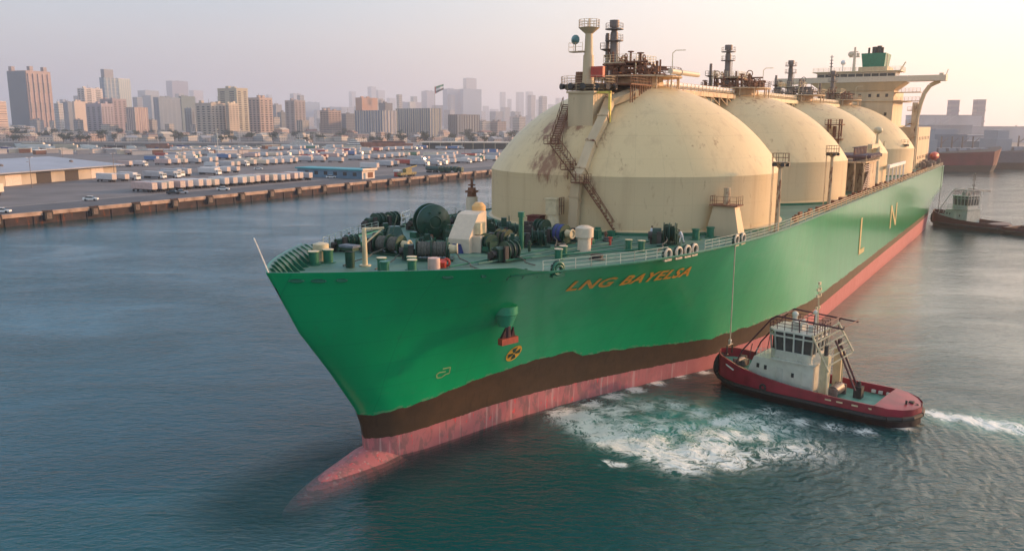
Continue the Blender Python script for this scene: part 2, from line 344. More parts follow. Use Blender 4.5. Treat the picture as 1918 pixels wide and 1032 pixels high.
# deck
dk=M(); top=[(a,b) for a,b,c in rows[NR-1]]
def decky(s):
    return interp(s,[(a,b) for a,b in top])
N_=len(top)
dk.v=[(a,-max(0,hb(a,DKZ)-.04),DKZ) for a,b in top]+[(a,max(0,hb(a,DKZ)-.04),DKZ) for a,b in top]
for i in range(N_-1): dk.f.append([i,i+1,N_+i+1,N_+i]); dk.mi.append(0)
dk.build('main_deck',deckg,ship,smooth=False)
# gunwale bar along the hull's upper edge
for sg in(-1,1):
    gw=M()
    for i in range(N_-1):
        a,b=top[i],top[i+1]
        if a[0]<6: continue
        gw.cyl((a[0],sg*a[1],zt(a[0])),(b[0],sg*b[1],zt(b[0])),.13,.13,6,False)
    gw.build('gunwale',mgreen,ship)
# bulwark
def inside_hull(P): return 0<P.z<(interp(P.x,ZB) if P.x<8.8 else 18.2) and -12<P.x<LOA and -P.y<hb(P.x,P.z)
ub=[u for u in us if u<19.5]+[19.6]
bw=M()
for sg in(-1,1):
    b0=len(bw.v)
    for u in ub:
        a0=bpt(u,0); am=bpt(u,.5); a1=bpt(u,1)
        bw.v+=[(a1[0],sg*a1[1],a1[2]+.01),(a1[0]+.14,sg*max(0,a1[1]-.18),a1[2]+.01),(am[0]+.45,sg*max(0,am[1]-.35),am[2]),(a0[0]+.6,sg*max(0,hb(a0[0]+.5,DKZ)-.35),DKZ-.02)]
    for i in range(len(ub)-1):
        for k in range(3):
            bw.f.append([b0+i*4+k,b0+i*4+k+1,b0+(i+1)*4+k+1,b0+(i+1)*4+k]); bw.mi.append(1 if k==0 else 0)
bwo=bw.build('bulwark',[dgreen,mgreen],ship,ang=50)
for nm,vv in(('zup',5),('zred',3)):
    a=bwo.data.attributes.new(nm,'FLOAT','POINT'); a.data.foreach_set('value',[vv]*len(bwo.data.vertices))
for sg in(-1,1):
    for i in range(14):
        u=1.6+i*1.25; p0=bpt(u,0); p1=bpt(u,1); q0=bpt(u+.3,0); tan=Vector((q0[0]-p0[0],sg*(q0[1]-p0[1]),0)).normalized(); nin=Vector((-tan.y,tan.x,0))
        if nin.y*sg>0: nin=-nin
        a=Vector((p1[0]+.15,sg*(p1[1]-.17),p1[2]-.04))+nin*.05; b=Vector((p0[0]+.2,sg*(p0[1]-.24),DKZ))+nin*.03; c=b+nin*1.0; w=tan*.06; rb=M()
        rb.add([a-w,b-w,c-w,a+nin*.3-w,a+w,b+w,c+w,a+nin*.3+w],[(0,1,2,3),(7,6,5,4),(0,3,7,4),(3,2,6,7),(1,0,4,5)]); rb.build('bulwark_rib',mgreen,ship,smooth=False)
# rails along the deck edge
for nm,x0,x1 in(('guard_rail',9.5,25.3),('guard_rail',32.5,61),('guard_rail',61,150),('guard_rail',150,262)):
    for sg in(-1,1):
        r=M(); pts=[(s,sg*(decky(s)-.25),zt(s)) for s in np.linspace(x0,x1,max(4,int((x1-x0)/4)))]
        r.rail(pts,1.1,.045 if x0<60 else .06,1.6 if x0<60 else 3,3); r.build(nm,railm if x0<60 else sand,ship,smooth=False)
js=M(); js.cyl((-10.6,0,19.9),(-12.0,-.1,23.0),.07,.05,8); js.build('jackstaff',white,ship)
# ------------------------------------------------------------ tank covers
S1,DS,DR,ZBELT,RS=60.6,47.2,21.57,25.34,24.91; ZC=ZBELT-RS*.5
def dome_mat(name,spots,seed):
    m,t,p,n,l=nodes(name); tc=n('ShaderNodeTexCoord'); O=tc.outputs['Object']; sp=n('ShaderNodeSeparateXYZ'); l(O,sp.inputs[0])
    base=mixc(t,noise(t,O,.12,6,.6,sc3=(1,1,.5)),(.69,.515,.275),(.78,.605,.34))
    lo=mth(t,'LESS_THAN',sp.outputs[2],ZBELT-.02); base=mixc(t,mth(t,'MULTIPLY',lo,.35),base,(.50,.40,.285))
    stz=noise(t,O,.5,6,.7,sc3=(1,1,.06)); mr=n('ShaderNodeMapRange'); mr.inputs[1].default_value=.52; mr.inputs[2].default_value=.8; l(stz,mr.inputs[0]); base=mixc(t,mth(t,'MULTIPLY',mr.outputs[0],.5),base,(.42,.27,.15))
    nz=noise(t,O,.9,8,.7,sc3=(1,1,.35)); tot=None
    for (c,r,k) in spots:
        d=n('ShaderNodeVectorMath'); d.operation='DISTANCE'; l(O,d.inputs[0]); d.inputs[1].default_value=c
        q=mth(t,'MULTIPLY',mth(t,'MAXIMUM',mth(t,'SUBTRACT',1.0,mth(t,'DIVIDE',d.outputs['Value'],r)),0),k); tot=q if tot is None else mth(t,'MAXIMUM',tot,q)
    if tot is not None:
        thn=n('ShaderNodeMapRange'); thn.inputs[1].default_value=.60; thn.inputs[2].default_value=.76; l(mth(t,'ADD',nz,mth(t,'MULTIPLY',tot,.36)),thn.inputs[0]); th=thn.outputs[0]; base=mixc(t,mth(t,'MULTIPLY',th,.85),base,(.24,.085,.045))
        base=mixc(t,mth(t,'MULTIPLY',tot,.35),base,(.34,.20,.12))
    an=mth(t,'ARCTAN2',sp.outputs[1],mth(t,'SUBTRACT',sp.outputs[0],S1+DS*seed)); fa=mth(t,'FRACT',mth(t,'MULTIPLY',an,36/6.28318)); sa=mth(t,'LESS_THAN',mth(t,'ABSOLUTE',mth(t,'SUBTRACT',fa,.5)),.012)
    fz=mth(t,'FRACT',mth(t,'DIVIDE',sp.outputs[2],2.9)); sz=mth(t,'LESS_THAN',mth(t,'ABSOLUTE',mth(t,'SUBTRACT',fz,.5)),.014); base=mixc(t,mth(t,'MULTIPLY',mth(t,'MAXIMUM',sa,sz),.12),base,(.30,.22,.14))
    dz=noise(t,O,1.6,9,.75,sc3=(1,1,.12)); dr=n('ShaderNodeMapRange'); dr.inputs[1].default_value=.66; dr.inputs[2].default_value=.74; l(dz,dr.inputs[0]); base=mixc(t,mth(t,'MULTIPLY',dr.outputs[0],.20),base,(.28,.15,.08))
    l(base,p.inputs['Base Color']); p.inputs['Roughness'].default_value=.5; p.inputs['Specular IOR Level'].default_value=.35
    b=n('ShaderNodeBump'); b.inputs['Strength'].default_value=.25; b.inputs['Distance'].default_value=.3; l(noise(t,O,.22,3),b.inputs['Height']); l(b.outputs[0],p.inputs['Normal'])
    return m
def in_dome(P,sc_=S1,off=0):
    x,y,z=P.x-sc_,P.y,P.z; r=math.hypot(x,y)
    if z<ZBELT: return r<DR+off and z>17
    return x*x+y*y+(z-ZC)**2<(RS+off)**2
def dome_hit(px,py,off=.5): return march(px,py,lambda P:in_dome(P,S1,off))
A=math.pi
prof=[(DR+.45,17.6),(DR+.45,18.35),(DR,18.5),(DR,21),(DR,ZBELT-.02)]
for i in range(0,19):
    a=R(30)+R(60)*i/18; prof.append((max(.01,RS*math.cos(a)),ZC+RS*math.sin(a)))
sp1=[dome_hit(*q) for q in((1052,228),(1025,300),(1064,310),(1120,250),(1085,345))]
spots=[(tuple(sp1[0]),5.5,1.0),(tuple(sp1[1]),4.2,1.0),(tuple(sp1[2]),3,.7),(tuple(sp1[3]),3,.5),(tuple(sp1[4]),3,.7),((S1-4,0,38),9,.40)]
covers=[]
for i in range(4):
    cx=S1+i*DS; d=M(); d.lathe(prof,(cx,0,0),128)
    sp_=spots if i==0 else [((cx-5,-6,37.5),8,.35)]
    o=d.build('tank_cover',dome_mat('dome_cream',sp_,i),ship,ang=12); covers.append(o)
    sk=M(); sk.lathe([(DR+.95,DKZ),(DR+.95,18.3),(DR+.4,18.32)],(cx,0,0),96); sk.build('foundation_ring',mgreen,o)
    st=M()
    for k in range(7):
        a=R(k*360/7+20)
        st.add([],[])
# front box on dome 1 (mast pedestal), duct, stairs
T1=covers[0]
fb=M(); fb.bx(44.3,50,-1.3,2.5,30,36.0); fb.bx(44.1,50.2,-1.5,2.7,36.0,36.25); fb.build('pedestal_box',cream,T1)
def on(px,py,off=.5): 
    p=dome_hit(px,py,off); return p
du=M(); pts=[on(*q,.55) for q in((1192,172),(1140,196))]+[Vector(on(1140,196,.55))+Vector((-.3,0,-.2))]
path=[on(1190,173,.6),on(1142,190,.9),on(1130,222,.9),on(1108,268,.6),on(1090,318,.6),on(1082,330,.7),on(1077,372,.7),on(1074,428,.7)]
for a,b in zip(path[:-1],path[1:]):
    if (a-b).length<.05: continue
    d=(b-a); c=(a+b)/2; n_=Vector((c.x-S1,c.y,max(0,c.z-ZC))).normalized(); t_=d.normalized(); w_=t_.cross(n_).normalized()
    hw,hh=.62,.5
    P=[q+w_*sx*hw+n_*sy*hh for q in(a-t_*.1,b+t_*.1) for sx,sy in((-1,-1),(1,-1),(1,1),(-1,1))]
    du.add(P,[(0,1,2,3),(7,6,5,4),(0,4,5,1),(1,5,6,2),(2,6,7,3),(3,7,4,0)])
    P=[q+w_*sx*(hw+.12)+n_*sy*(hh+.12) for q in(b-t_*.1,b+t_*.12) for sx,sy in((-1,-1),(1,-1),(1,1),(-1,1))]
    du.cur=1; du.add(P,[(0,1,2,3),(7,6,5,4),(0,4,5,1),(1,5,6,2),(2,6,7,3),(3,7,4,0)]); du.cur=0
du.build('pipe_duct',[cream,cream2],T1,smooth=False)
yf=M(); c=on(1128,205,1.2)
for dy in(-1.1,1.1): yf.box((c.x,c.y+dy,c.z),(.3,.3,4.6))
for dz in(-2.2,2.2): yf.box((c.x,c.y,c.z+dz),(.3,2.5,.3))
yf.build('ladder_frame',yellow,T1,smooth=False)
def stairs(path,name,par,w=.9,m=brown,mt=sand):
    s_=M()
    for a,b in zip(path[:-1],path[1:]):
        d=b-a; L_=d.length; hz=Vector((d.x,d.y,0)); 
        if hz.length<.01: hz=Vector((1,0,0))
        side=Vector((-hz.y,hz.x,0)).normalized()*w/2; n=max(2,int(L_/.45)); up=Vector((0,0,1))
        s_.cur=0
        for k in(-1,1):
            s_.cyl(a+side*k,b+side*k,.09,.09,4); s_.cyl(a+side*k+up*1.0,b+side*k+up*1.0,.05,.05,4)
            for i in range(0,n+1,3): q=a.lerp(b,i/n)+side*k; s_.cyl(q,q+up,.04,.04,4,False)
        s_.cur=1
        for i in range(n+1):
            q=a.lerp(b,i/n); s_.add([q-side-Vector((.0,0,.03)),q+side-Vector((.0,0,.03)),q+side+hz.normalized()*.28,q-side+hz.normalized()*.28,q-side-Vector((0,0,.12)),q+side-Vector((0,0,.12)),q+side+hz.normalized()*.28-Vector((0,0,.09)),q-side+hz.normalized()*.28-Vector((0,0,.09))],[(0,1,2,3),(7,6,5,4),(0,4,5,1),(2,6,7,3)])
    return s_.build(name,[m,mt],par,smooth=False)
stairs([on(1062,196,.8),on(1052,228,.8),on(1038,268,.9)],'stairway',T1,1.1,brown,brown)
stairs([on(1038,272,1.1),on(1062,305,1.0),on(1084,338,1.0)],'stairway',T1,1.1,brown,sand)
stairs([on(1096,348,1.0),on(1124,390,.9),on(1150,431,.8)],'stairway',T1,.9,brown,sand)
for q,w in(((1036,270),1.8),((1088,342),1.9),((1064,318),1.4)):
    lp=M(); p=on(*q,1.0); lp.box(p,(w,w,.12)); 
    lp.rail([(p.x-w/2,p.y-w/2,p.z),(p.x-w/2,p.y+w/2,p.z)],1.1,.04,.6,3); lp.rail([(p.x-w/2,p.y-w/2,p.z),(p.x+w/2,p.y-w/2,p.z)],1.1,.04,.6,3)
    lp.cyl((p.x,p.y,p.z),(p.x+1,p.y+.6,p.z-1.8),.06,.06,5); lp.build('stair_landing',brown,T1,smooth=False)
# ------------------------------------------------------------ top platforms, vents, catwalk
rand=random.Random(3)
def top_platform(i):
    cx=S1+i*DS; par=covers[i]; z0=37.7
    p=M(); 
    p.cyl((cx,0,z0-.8),(cx,0,z0+.9),4.2,4.0,28); p.cyl((cx,0,z0+.9),(cx,0,z0+1.1),6.8,6.8,28)
    for k in range(14):
        a=k*2*math.pi/14; p.cyl((cx+6.4*math.cos(a),6.4*math.sin(a),z0+1),(cx+6.4*math.cos(a),6.4*math.sin(a),z0-1.3),.12,.12,5)
    p.build('dome_platform',cream2,par)
    q=M(); ring=[(cx+6.6*math.cos(k*math.pi/10),6.6*math.sin(k*math.pi/10),z0+1.1) for k in range(21)]
    q.rail(ring,1.2,.05,1.1,3); q.build('platform_rail',brown if i<2 else cream2,par,smooth=False)
    g=M(); g.cyl((cx,0,z0+1.08),(cx,0,z0+1.2),6.2,6.2,24)
    for k in range(46):
        x=cx+rand.uniform(-5.2,5.2); y=rand.uniform(-5,5); hh=rand.uniform(.6,2.6)+(1.4 if abs(x-cx)<3 and y>-2 else 0); r=rand.uniform(.08,.42)
        g.cyl((x,y,z0+1),(x,y,z0+1+hh),r*.6,r*.6,8)
        if rand.random()<.5: g.torus((x,y,z0+1+hh),r+.15,.09,rand.choice('XYZ'),10,5)
        if rand.random()<.4: g.box((x,y,z0+1.3+hh*.3),(r*2.4,r*2,r*2))
    for k in range(9):
        y=rand.uniform(-4.5,4.5); z=z0+1.4+rand.uniform(0,1.6); xa=cx+rand.uniform(-5,1); g.cyl((xa,y,z),(xa+rand.uniform(2,4.5),y,z),.17,.17,8)
        x=cx+rand.uniform(-4.5,4.5); ya=rand.uniform(-5,0); g.cyl((x,ya,z+.3),(x,ya+rand.uniform(2,5),z+.3),.15,.15,8)
    g.build('valve_gear',[grymetal,brown][i%2] if i else brown,par)
    u_=M(); u_.bx(cx-3.6,cx+3.6,-1.6,3.6,z0+3.0,z0+3.12); u_.rail([(cx-3.6,-1.6,z0+3.1),(cx+3.6,-1.6,z0+3.1),(cx+3.6,3.6,z0+3.1),(cx-3.6,3.6,z0+3.1),(cx-3.6,-1.6,z0+3.1)],1.1,.04,.9,3); [u_.cyl((cx+a_,b_,z0+1),(cx+a_,b_,z0+3),.1,.1,6) for a_ in(-3.5,0,3.5) for b_ in(-1.5,3.5)]; u_.build('upper_gallery',sand,par,smooth=False)
    u_=M(); u_.tube([(cx+3,-4.5,z0+1),(cx+3,-4.5,z0+4.6),(cx+3.2,-4.9,z0+5.0),(cx+3.5,-6.3,z0+5.0)],.06,5); u_.build('lamp_arm',sand,par)
    # tall vent mast and its thinner companion
    v=M(); x,y=cx-1.5,1.2 if i else 3.0
    zt_=47.0
    v.cyl((x,y,z0),(x,y,zt_-1.7),.62,.55,16); v.cyl((x,y,zt_-1.7),(x,y,zt_-.1),.45,.45,14); v.cyl((x,y,zt_-1.0),(x,y,zt_),.72,.72,16)
    for z in(zt_-1.35,zt_-3.0): v.cyl((x,y,z),(x,y,z+.12),1.35,1.35,18); v.rail([(x+1.3*math.cos(k*math.pi/5),y+1.3*math.sin(k*math.pi/5),z) for k in range(11)],.9,.03,2,2)
    vo=v.build('vent_mast',grymetal,par)
    w=M(); x2,y2=cx-1.5,y+(3.4 if i else 1.1)
    hh=45.2 if i==0 else 43.6
    w.cyl((x2,y2,z0),(x2,y2,hh),.32,.26,10); w.cyl((x2,y2,hh-2.6),(x2,y2,hh-2.3),.4,1.1,12); w.rail([(x2+1.1*math.cos(k*math.pi/4),y2+1.1*math.sin(k*math.pi/4),hh-2.3) for k in range(9)],.9,.03,2,2)
    w.build('vent_pipe',grymetal,par)
    lad=M()
    for dx in(-.22,.22): lad.cyl((x+dx,y-.8,z0),(x+dx,y-.8,zt_-3),.04,.04,4)
    for k in range(20): lad.cyl((x-.22,y-.8,z0+.45*k),(x+.22,y-.8,z0+.45*k),.025,.025,4)
    lad.build('ladder',grymetal,par,smooth=False)
for i in range(4): top_platform(i)
# catwalk / pipe bridge on the centreline
for i in range(4):
    x0=S1+i*DS+6.5; x1=S1+(i+1)*DS-6.5 if i<3 else 231
    c=M(); c.bx(x0,x1,-2.2,1.2,37.0,37.2); c.bx(x0,x1,-2.3,-2.1,36.6,37.4); c.bx(x0,x1,1.1,1.3,36.6,37.4)
    c.rail([(x0,-2.2,37.2),(x1,-2.2,37.2)],1.2,.05,1.8,3); c.rail([(x0,1.2,37.2),(x1,1.2,37.2)],1.2,.05,1.8,3)
    n=int((x1-x0)/4.2)
    for k in range(n+1):
        x=x0+(x1-x0)*k/n; zz=ZC+math.sqrt(max(0,RS**2-min(abs(x-S1-i*DS),abs(x-S1-(i+1)*DS) if i<3 else 99)**2))-.3
        for y in(-2,1): c.cyl((x,y,37),(x,y,max(zz,24)),.14,.14,6)
        if k<n:
            xb=x0+(x1-x0)*(k+1)/n; c.cyl((x,-2.2,36.6),(xb,-2.2,35.2),.07,.07,4)
    c.build('catwalk',sand if i else cream2,ship,smooth=False)
    pp=M(); pp.cyl((x0-1,-1.3,38.1),(x1+1,-1.3,38.1),.42,.42,14); pp.cyl((x0-1,.2,38.0),(x1+1,.2,38.0),.3,.3,12)
    pp.build('cargo_pipe',white if i==0 else pale,ship)
# long white pipe beside dome 1 platform
pp=M(); pp.cyl((57,-6.9,39.3),(68,-6.9,39.3),.38,.38,14); pp.torus((60.6,-6.9,39.3),.4,.1,'X'); pp.build('cargo_pipe',pale,T1)
# forward mast on pedestal box
mx_=48; my=1.45
m=M(); m.cyl((mx_,my,36.3),(mx_,my,41.2),.85,.72,18); m.cyl((mx_,my,41.2),(mx_,my,44.2),.6,.5,16); m.cyl((mx_,my,44.0),(mx_,my,44.8),.5,1.45,18); m.cyl((mx_,my,44.8),(mx_,my,46),.12,.12,6)
fm=m.build('foremast',cream,ship)
m=M(); m.rail([(mx_+1.4*math.cos(k*math.pi/5),my+1.4*math.sin(k*math.pi/5),44.8) for k in range(11)],1.05,.04,2,3); m.build('mast_rail',cream2,fm,smooth=False)
m=M(); m.bx(mx_-.9,mx_+.4,my+.4,my+2.6,41.6,41.75); m.rail([(mx_-.9,my+.5,41.75),(mx_-.9,my+2.6,41.75),(mx_+.4,my+2.6,41.75)],1.1,.03,.9,2); m.build('lamp_bracket',cream2,fm,smooth=False)
m=M(); m.lathe([(.01,-.1),(.3,.1),(.62,.5),(.66,.55)],(mx_-.9,my+1.9,43.3),16,ax='X'); m.cyl((mx_-.3,my+1.9,41.7),(mx_-.3,my+1.9,43.3),.08,.08,6); m.build('searchlight',mat('teal_lamp',(.10,.22,.22),.3),fm)
m=M(); m.bx(mx_-1,mx_-.3,my-2.7,my-.9,38.2,39.6); m.build('equipment_box',red,ship)
m=M(); m.cyl((mx_,my+1.4,37.3),(mx_,my+1.4,39),.5,.5,12); m.build('horn',brown,fm)
# platform round the mast foot: dark tubs on the rim
m=M(); m.cyl((mx_,my,36.5),(mx_,my,37.2),3.0,3.9,24); m.build('mast_platform',grymetal,ship)
m=M(); m.rail([(mx_+3.7*math.cos(k*math.pi/8),my+3.7*math.sin(k*math.pi/8),37.2) for k in range(17)],1.1,.04,2,3); m.build('platform_rail',cream2,ship,smooth=False)
for k in range(6):
    a=R(150+k*24); m=M(); m.cyl((mx_+3.9*math.cos(a),my+3.9*math.sin(a),36.9),(mx_+4.35*math.cos(a),my+4.35*math.sin(a),36.9),.36,.42,12); m.build('deck_light',dkmetal,ship)
m=M(); m.bx(49,56,-4.6,3,37.2,37.4)
for k in range(10): m.cyl((49+k*.75,-4.5,37.3),(49+k*.75,-4.5,34.8),.08,.08,4)
m.rail([(49,-4.5,37.4),(56,-4.5,37.4)],1.1,.05,.9,3); m.rail([(49,2.9,37.4),(56,2.9,37.4)],1.1,.05,.9,3)
m.build('gangway',brown,ship,smooth=False)
m=M(); m.rail([(47,2.6,36.25),(44.2,2.6,36.25),(44.2,-1.4,36.25),(47,-1.4,36.25)],1.1,.05,1.2,3); m.build('box_rail',cream2,T1,smooth=False)
# ------------------------------------------------------------ superstructure
ss=empty('superstructure',(0,0,0),0,ship)
m=M(); m.bx(230,262,-12,12,17.9,24.5); m.bx(231,258,-11.5,11.5,24.5,31.5); m.bx(231,252,-11,11,31.5,42.3)
m.prism([(0,0)],0,0) if False else None
m.bx(230.5,259,-17.5,17.5,24.4,24.7); m.bx(230.5,253,-13.5,13.5,39.0,39.25); m.bx(231,262,-19,-12,17.9,31); 
m.build('deckhouse',cream,ss,smooth=False)
m=M(); m.add([(230.5,-10.8,42.3),(240,-10.8,42.3),(240,10.8,42.3),(230.5,10.8,42.3),(229,-14.2,44.9),(240,-14.2,44.9),(240,14.2,44.9),(229,14.2,44.9)],[(0,1,2,3),(4,5,6,7),(0,1,5,4),(2,3,7,6),(1,2,6,5),(3,0,4,7)]); m.build('bridge_base',cream,ss,smooth=False)
m=M(); m.bx(228.6,233.5,-25.4,25.6,44.9,45.15); m.bx(228.6,228.75,-25.4,25.6,45.15,46.6); m.bx(233.35,233.5,-25.4,25.6,45.15,46.6); m.bx(228.6,233.5,-25.4,-25.25,45.15,46.9); m.bx(228.6,233.5,25.45,25.6,45.15,46.9)
m.bx(229,230,-24.6,-23.5,46.3,47.2); m.cyl((229,-25.4,46.8),(229,-25.8,48.2),.12,.12,6)
m.build('bridge_wing',pale,ss,smooth=False)
m=M(); m.bx(229.4,238,-11.3,12.2,45.15,45.9); m.bx(229.4,238,-11.3,12.2,47.55,48.1)
for k in range(11): y=-11.2+k*2.33; m.bx(229.42,229.7,y-.12,y+.12,45.9,47.55)
m.build('wheelhouse',pale,ss,smooth=False)
m=M(); m.bx(229.55,237.9,-11.2,12.1,45.9,47.55); m.build('bridge_window',glassm,ss,smooth=False)
m=M(); m.bx(228.7,239,-12.8,13.5,48.1,48.4); m.rail([(228.8,-12.7,48.4),(228.8,13.4,48.4)],1.1,.06,1.6,3); m.rail([(228.8,-12.7,48.4),(239,-12.7,48.4)],1.1,.06,1.6,3); m.build('monkey_island',sand,ss,smooth=False)
for k,(y,z) in enumerate([(-2,43.6),(1,43.6),(5,43.4),(-5,43.4)]):
    m=M(); m.bx(230.35-.05,230.8,y-.5,y+.5,z-.5,z+.3); m.build('window',glassm,ss,smooth=False)
for z in (35,40.8,28.6):
    for y in (-9,-6.5,-4,-1,2,5,8):
        m=M(); m.bx(230.93,231.1,y-.4,y+.4,z-.5,z+.5); m.build('window',glassm,ss,smooth=False)
for s in range(234,262,4):
    for z in(21.5,27.5): 
        m=M(); m.bx(s,s+.8,-19.07,-18.9,z-.5,z+.5); m.build('window',glassm,ss,smooth=False)
# port strut under the wing with curved knee
for y0,sg in((-19.5,-1),(19.5,1)):
    m=M(); P=[(230.5,y0+sg*4.2,44.9),(230.5,y0+sg*1.6,43.6),(230.5,y0+sg*.2,41.3),(230.5,y0-sg*.6,38),(230.5,y0-sg*1.2,34),(230.5,y0-sg*1.3,18)]
    for a,b in zip(P[:-1],P[1:]): m.cyl(a,b,.62,.62,8)
    for z in(21,25,29,33): m.cyl((230.5,y0-sg*1.2,z),(230.5,y0-sg*5,z-2),.16,.16,5); 
    m.build('wing_strut',cream,ss)
m=M(); m.bx(229.5,232,-18.2,-16.8,18,38.5)
for z in range(20,38,4): m.bx(229,232.5,-18.8,-15.5,z,z+.25); m.rail([(229,-18.8,z+.2),(229,-15.5,z+.2)],1.0,.06,1,2)
m.build('stair_tower',cream2,ss,smooth=False)
for z in (38.9,41.6):
    m=M(); m.bx(231,236,-18.5,-11,z,z+.2); m.rail([(231,-11,z+.2),(231,-18.5,z+.2)],1.1,.06,1,3); m.build('side_platform',cream2,ss,smooth=False)
# funnel
m=M(); m.box((250,.9-3,46.5),(12,9,8)); m.build('funnel_casing',cream,ss,smooth=False)
m=M(); m.box((250,-1.9,52.6),(9,6.6,4.6),top=1.22,topy=1.15); fn=m.build('funnel',mat('funnel_green',(.01,.20,.13),.4),ss,smooth=False)
for y,r,zz in((-2.9,.75,57.5),(-1.5,.85,57.2),(.3,.35,57),(-3.9,.35,57)):
    m=M(); m.cyl((249,y,54.8),(249,y,zz),r,r,14); m.build('exhaust_pipe',dkmetal,fn)
m=M(); m.cyl((238,2.7,48.4),(238,2.7,56.5),.55,.3,10); m.box((238,2.7,53.4),(.4,3.2,.3)); m.box((238,2.7,55),(.4,2,.3)); m.cyl((238,1.7,53.4),(238,1.7,54.6),.5,.5,10); m.ell((238,3.9,54.3),(.9,.9,.9)); m.build('radar_mast',pale,ss)
m=M(); m.cyl((229.5,8,48.4),(229.5,8,53.6),.22,.12,8)
for z in(50,51,52,53): m.box((229.5,8,z),(.2,1.0,.2))
m.build('antenna',dkmetal,ss)
m=M(); m.cyl((230,4.5,48.4),(230,4.5,50.6),.2,.2,8); m.ell((230,4.5,51.2),(.8,.8,.8)); m.build('satellite_dome',white,ss)
m=M(); m.cyl((233,-8,48.4),(233,-8,53.5),.3,.2,8); m.cyl((233,-12,48.4),(233,-13.4,51),.2,.2,6); m.build('antenna',sand,ss)
m=M(); m.ell((262,-21,21.2),(4.2,1.5,1.5),16,8); m.build('lifeboat',red,ship)
# manifold between the second and third domes
x=S1+DS*1.5
m=M(); m.bx(x-8,x+8,-22.5,-15,24.2,24.5); m.bx(x-1,x+8,-22,-16,17.9,24.2); m.rail([(x-8,-22.5,24.5),(x+8,-22.5,24.5)],1.2,.07,1.4,3)
for k in range(5): m.bx(x-8,x-7.7,-22.3+k*1.7,-22+k*1.7,17.9,24.2)
m.build('manifold_house',cream2,ship,smooth=False)
purp=mat('purple_pipe',(.10,.065,.085),.5,.2,rust=.4)
m=M()
for k in range(9):
    xx=x-7+k*1.6; m.cyl((xx,-14,25.5),(xx,-23.3,25.5),.35,.35,10); m.torus((xx,-22.8,25.5),.5,.12,'Y',12,5)
    m.cyl((xx,-20,24.5),(xx,-20,27.3),.18,.18,6); m.torus((xx,-20,27.3),.4,.08,'Z',10,5)
for k in range(14): m.cyl((x-8,-22-.1*k%1,18.5+k*.4),(x-1,-22.3,18.5+k*.4),.12,.12,5)
m.build('cargo_manifold',purp,ship)
m=M(); m.cyl((x+16,-20.5,18),(x+16,-20.5,27),1.0,.8,12); m.box((x+12,-20.5,27.2),(9.5,.9,.9)); m.cyl((x+16,-20.5,27),(x+16,-20.5,30.5),.4,.25,8); m.cyl((x+16,-20.5,30.3),(x+8,-20.5,27.8),.06,.06,4); m.ell((x+16,-20.5,30.6),(1,1,.8)); m.build('hose_crane',sand,ship)
m=M(); m.cyl((x+26,-20.5,18),(x+26,-20.5,25),.7,.6,12); m.box((x+22,-20.5,25.3),(8,.6,.6),ry=R(-12)); m.cyl((x+26,-20.5,25),(x+26,-20.5,28),.3,.2,8); m.build('hose_crane',sand,ship)
m=M(); m.box((x+34,-22.6,22.3),(26,.5,.7)); [m.bx(x+22+k*6,x+22.3+k*6,-22.7,-22.4,18,22) for k in range(5)]; m.build('boom_rest',white,ship,smooth=False)
P1=Cs(1562,262,S1+DS*2-14); m=M(); xx,yy=P1.x,P1.y
for dx in(-1.2,1.2):
    for dy in(-1.2,1.2): m.cyl((xx+dx,yy+dy,26),(xx+dx,yy+dy,P1.z+4.5),.18,.18,6)
for z_ in(P1.z-3,P1.z,P1.z+3.2): m.bx(xx-1.8,xx+1.8,yy-1.8,yy+1.8,z_,z_+.25); m.rail([(xx-1.8,yy-1.8,z_+.2),(xx-1.8,yy+1.8,z_+.2)],1.1,.06,1.2,3)
m.cyl((xx-1,yy-1,P1.z-3),(xx+1.5,yy+1,P1.z),.3,.3,8); m.cyl((xx,yy,26),(xx,yy,P1.z+3),.4,.4,8); m.build('dome_valve_tower',brown,ship)
# floodlight posts
def lightpost(px,py,hgt):
    p=Cs(px,py,0) if False else D(px,py); m=M(); 
    m.cyl((0,0,0),(0,0,hgt),.32,.24,10); m.cyl((0,0,hgt-.8),(0,0,hgt),.3,1.1,12)
    o=m.build('light_post',cream2,ship,(p.x,p.y,DKZ)); 
    a=M(); a.rail([(math.cos(k*math.pi/4)*1.1,math.sin(k*math.pi/4)*1.1,hgt) for k in range(9)],1.1,.04,2,2); a.build('lamp_rail',brown,o,smooth=False)
    a=M()
    for k in range(5): a.box((.9*math.cos(k*1.25),.9*math.sin(k*1.25),hgt-.35),(.5,.5,.45))
    a.build('floodlight',dkmetal,o)
    a=M(); 
    for s in(-.25,.25): a.cyl((s-.1,.9,0),(s-.1,.9,hgt),.05,.05,4)
    for k in range(int(hgt/.4)): a.cyl((-.35,.9,k*.4),(.15,.9,k*.4),.03,.03,4)
    a.build('ladder',cream2,o,smooth=False)
lightpost(1454,434,9.2); lightpost(1552,387,9.3); lightpost(1689,329,8.6)
# pyramid pedestal by dome one
p1=D(1342,443); p2=D(1392,444); c=(p1+p2)/2
m=M(); m.box((c.x+.8,c.y+.9,DKZ+1.9),(2.6,4.4,3.8),top=.75,topy=.62); o=m.build('vent_pedestal',cream,ship,smooth=False)
m=M(); m.box((c.x+.8,c.y+.9,DKZ+3.9),(2.7,3.6,.15)); m.rail([(c.x-.5,c.y-.8,DKZ+3.95),(c.x-.5,c.y+2.6,DKZ+3.95),(c.x+2,c.y+2.6,DKZ+3.95)],1.1,.035,.8,2); m.rail([(c.x-.5,c.y-.8,DKZ+3.95),(c.x+2,c.y-.8,DKZ+3.95)],1.1,.035,.8,2); m.build('pedestal_rail',brown,o,smooth=False)
m=M(); m.cyl((c.x+.8,c.y+.9,DKZ+3.9),(c.x+.8,c.y+.9,DKZ+6.1),.42,.42,10); m.build('vent_pipe',cream2,o)
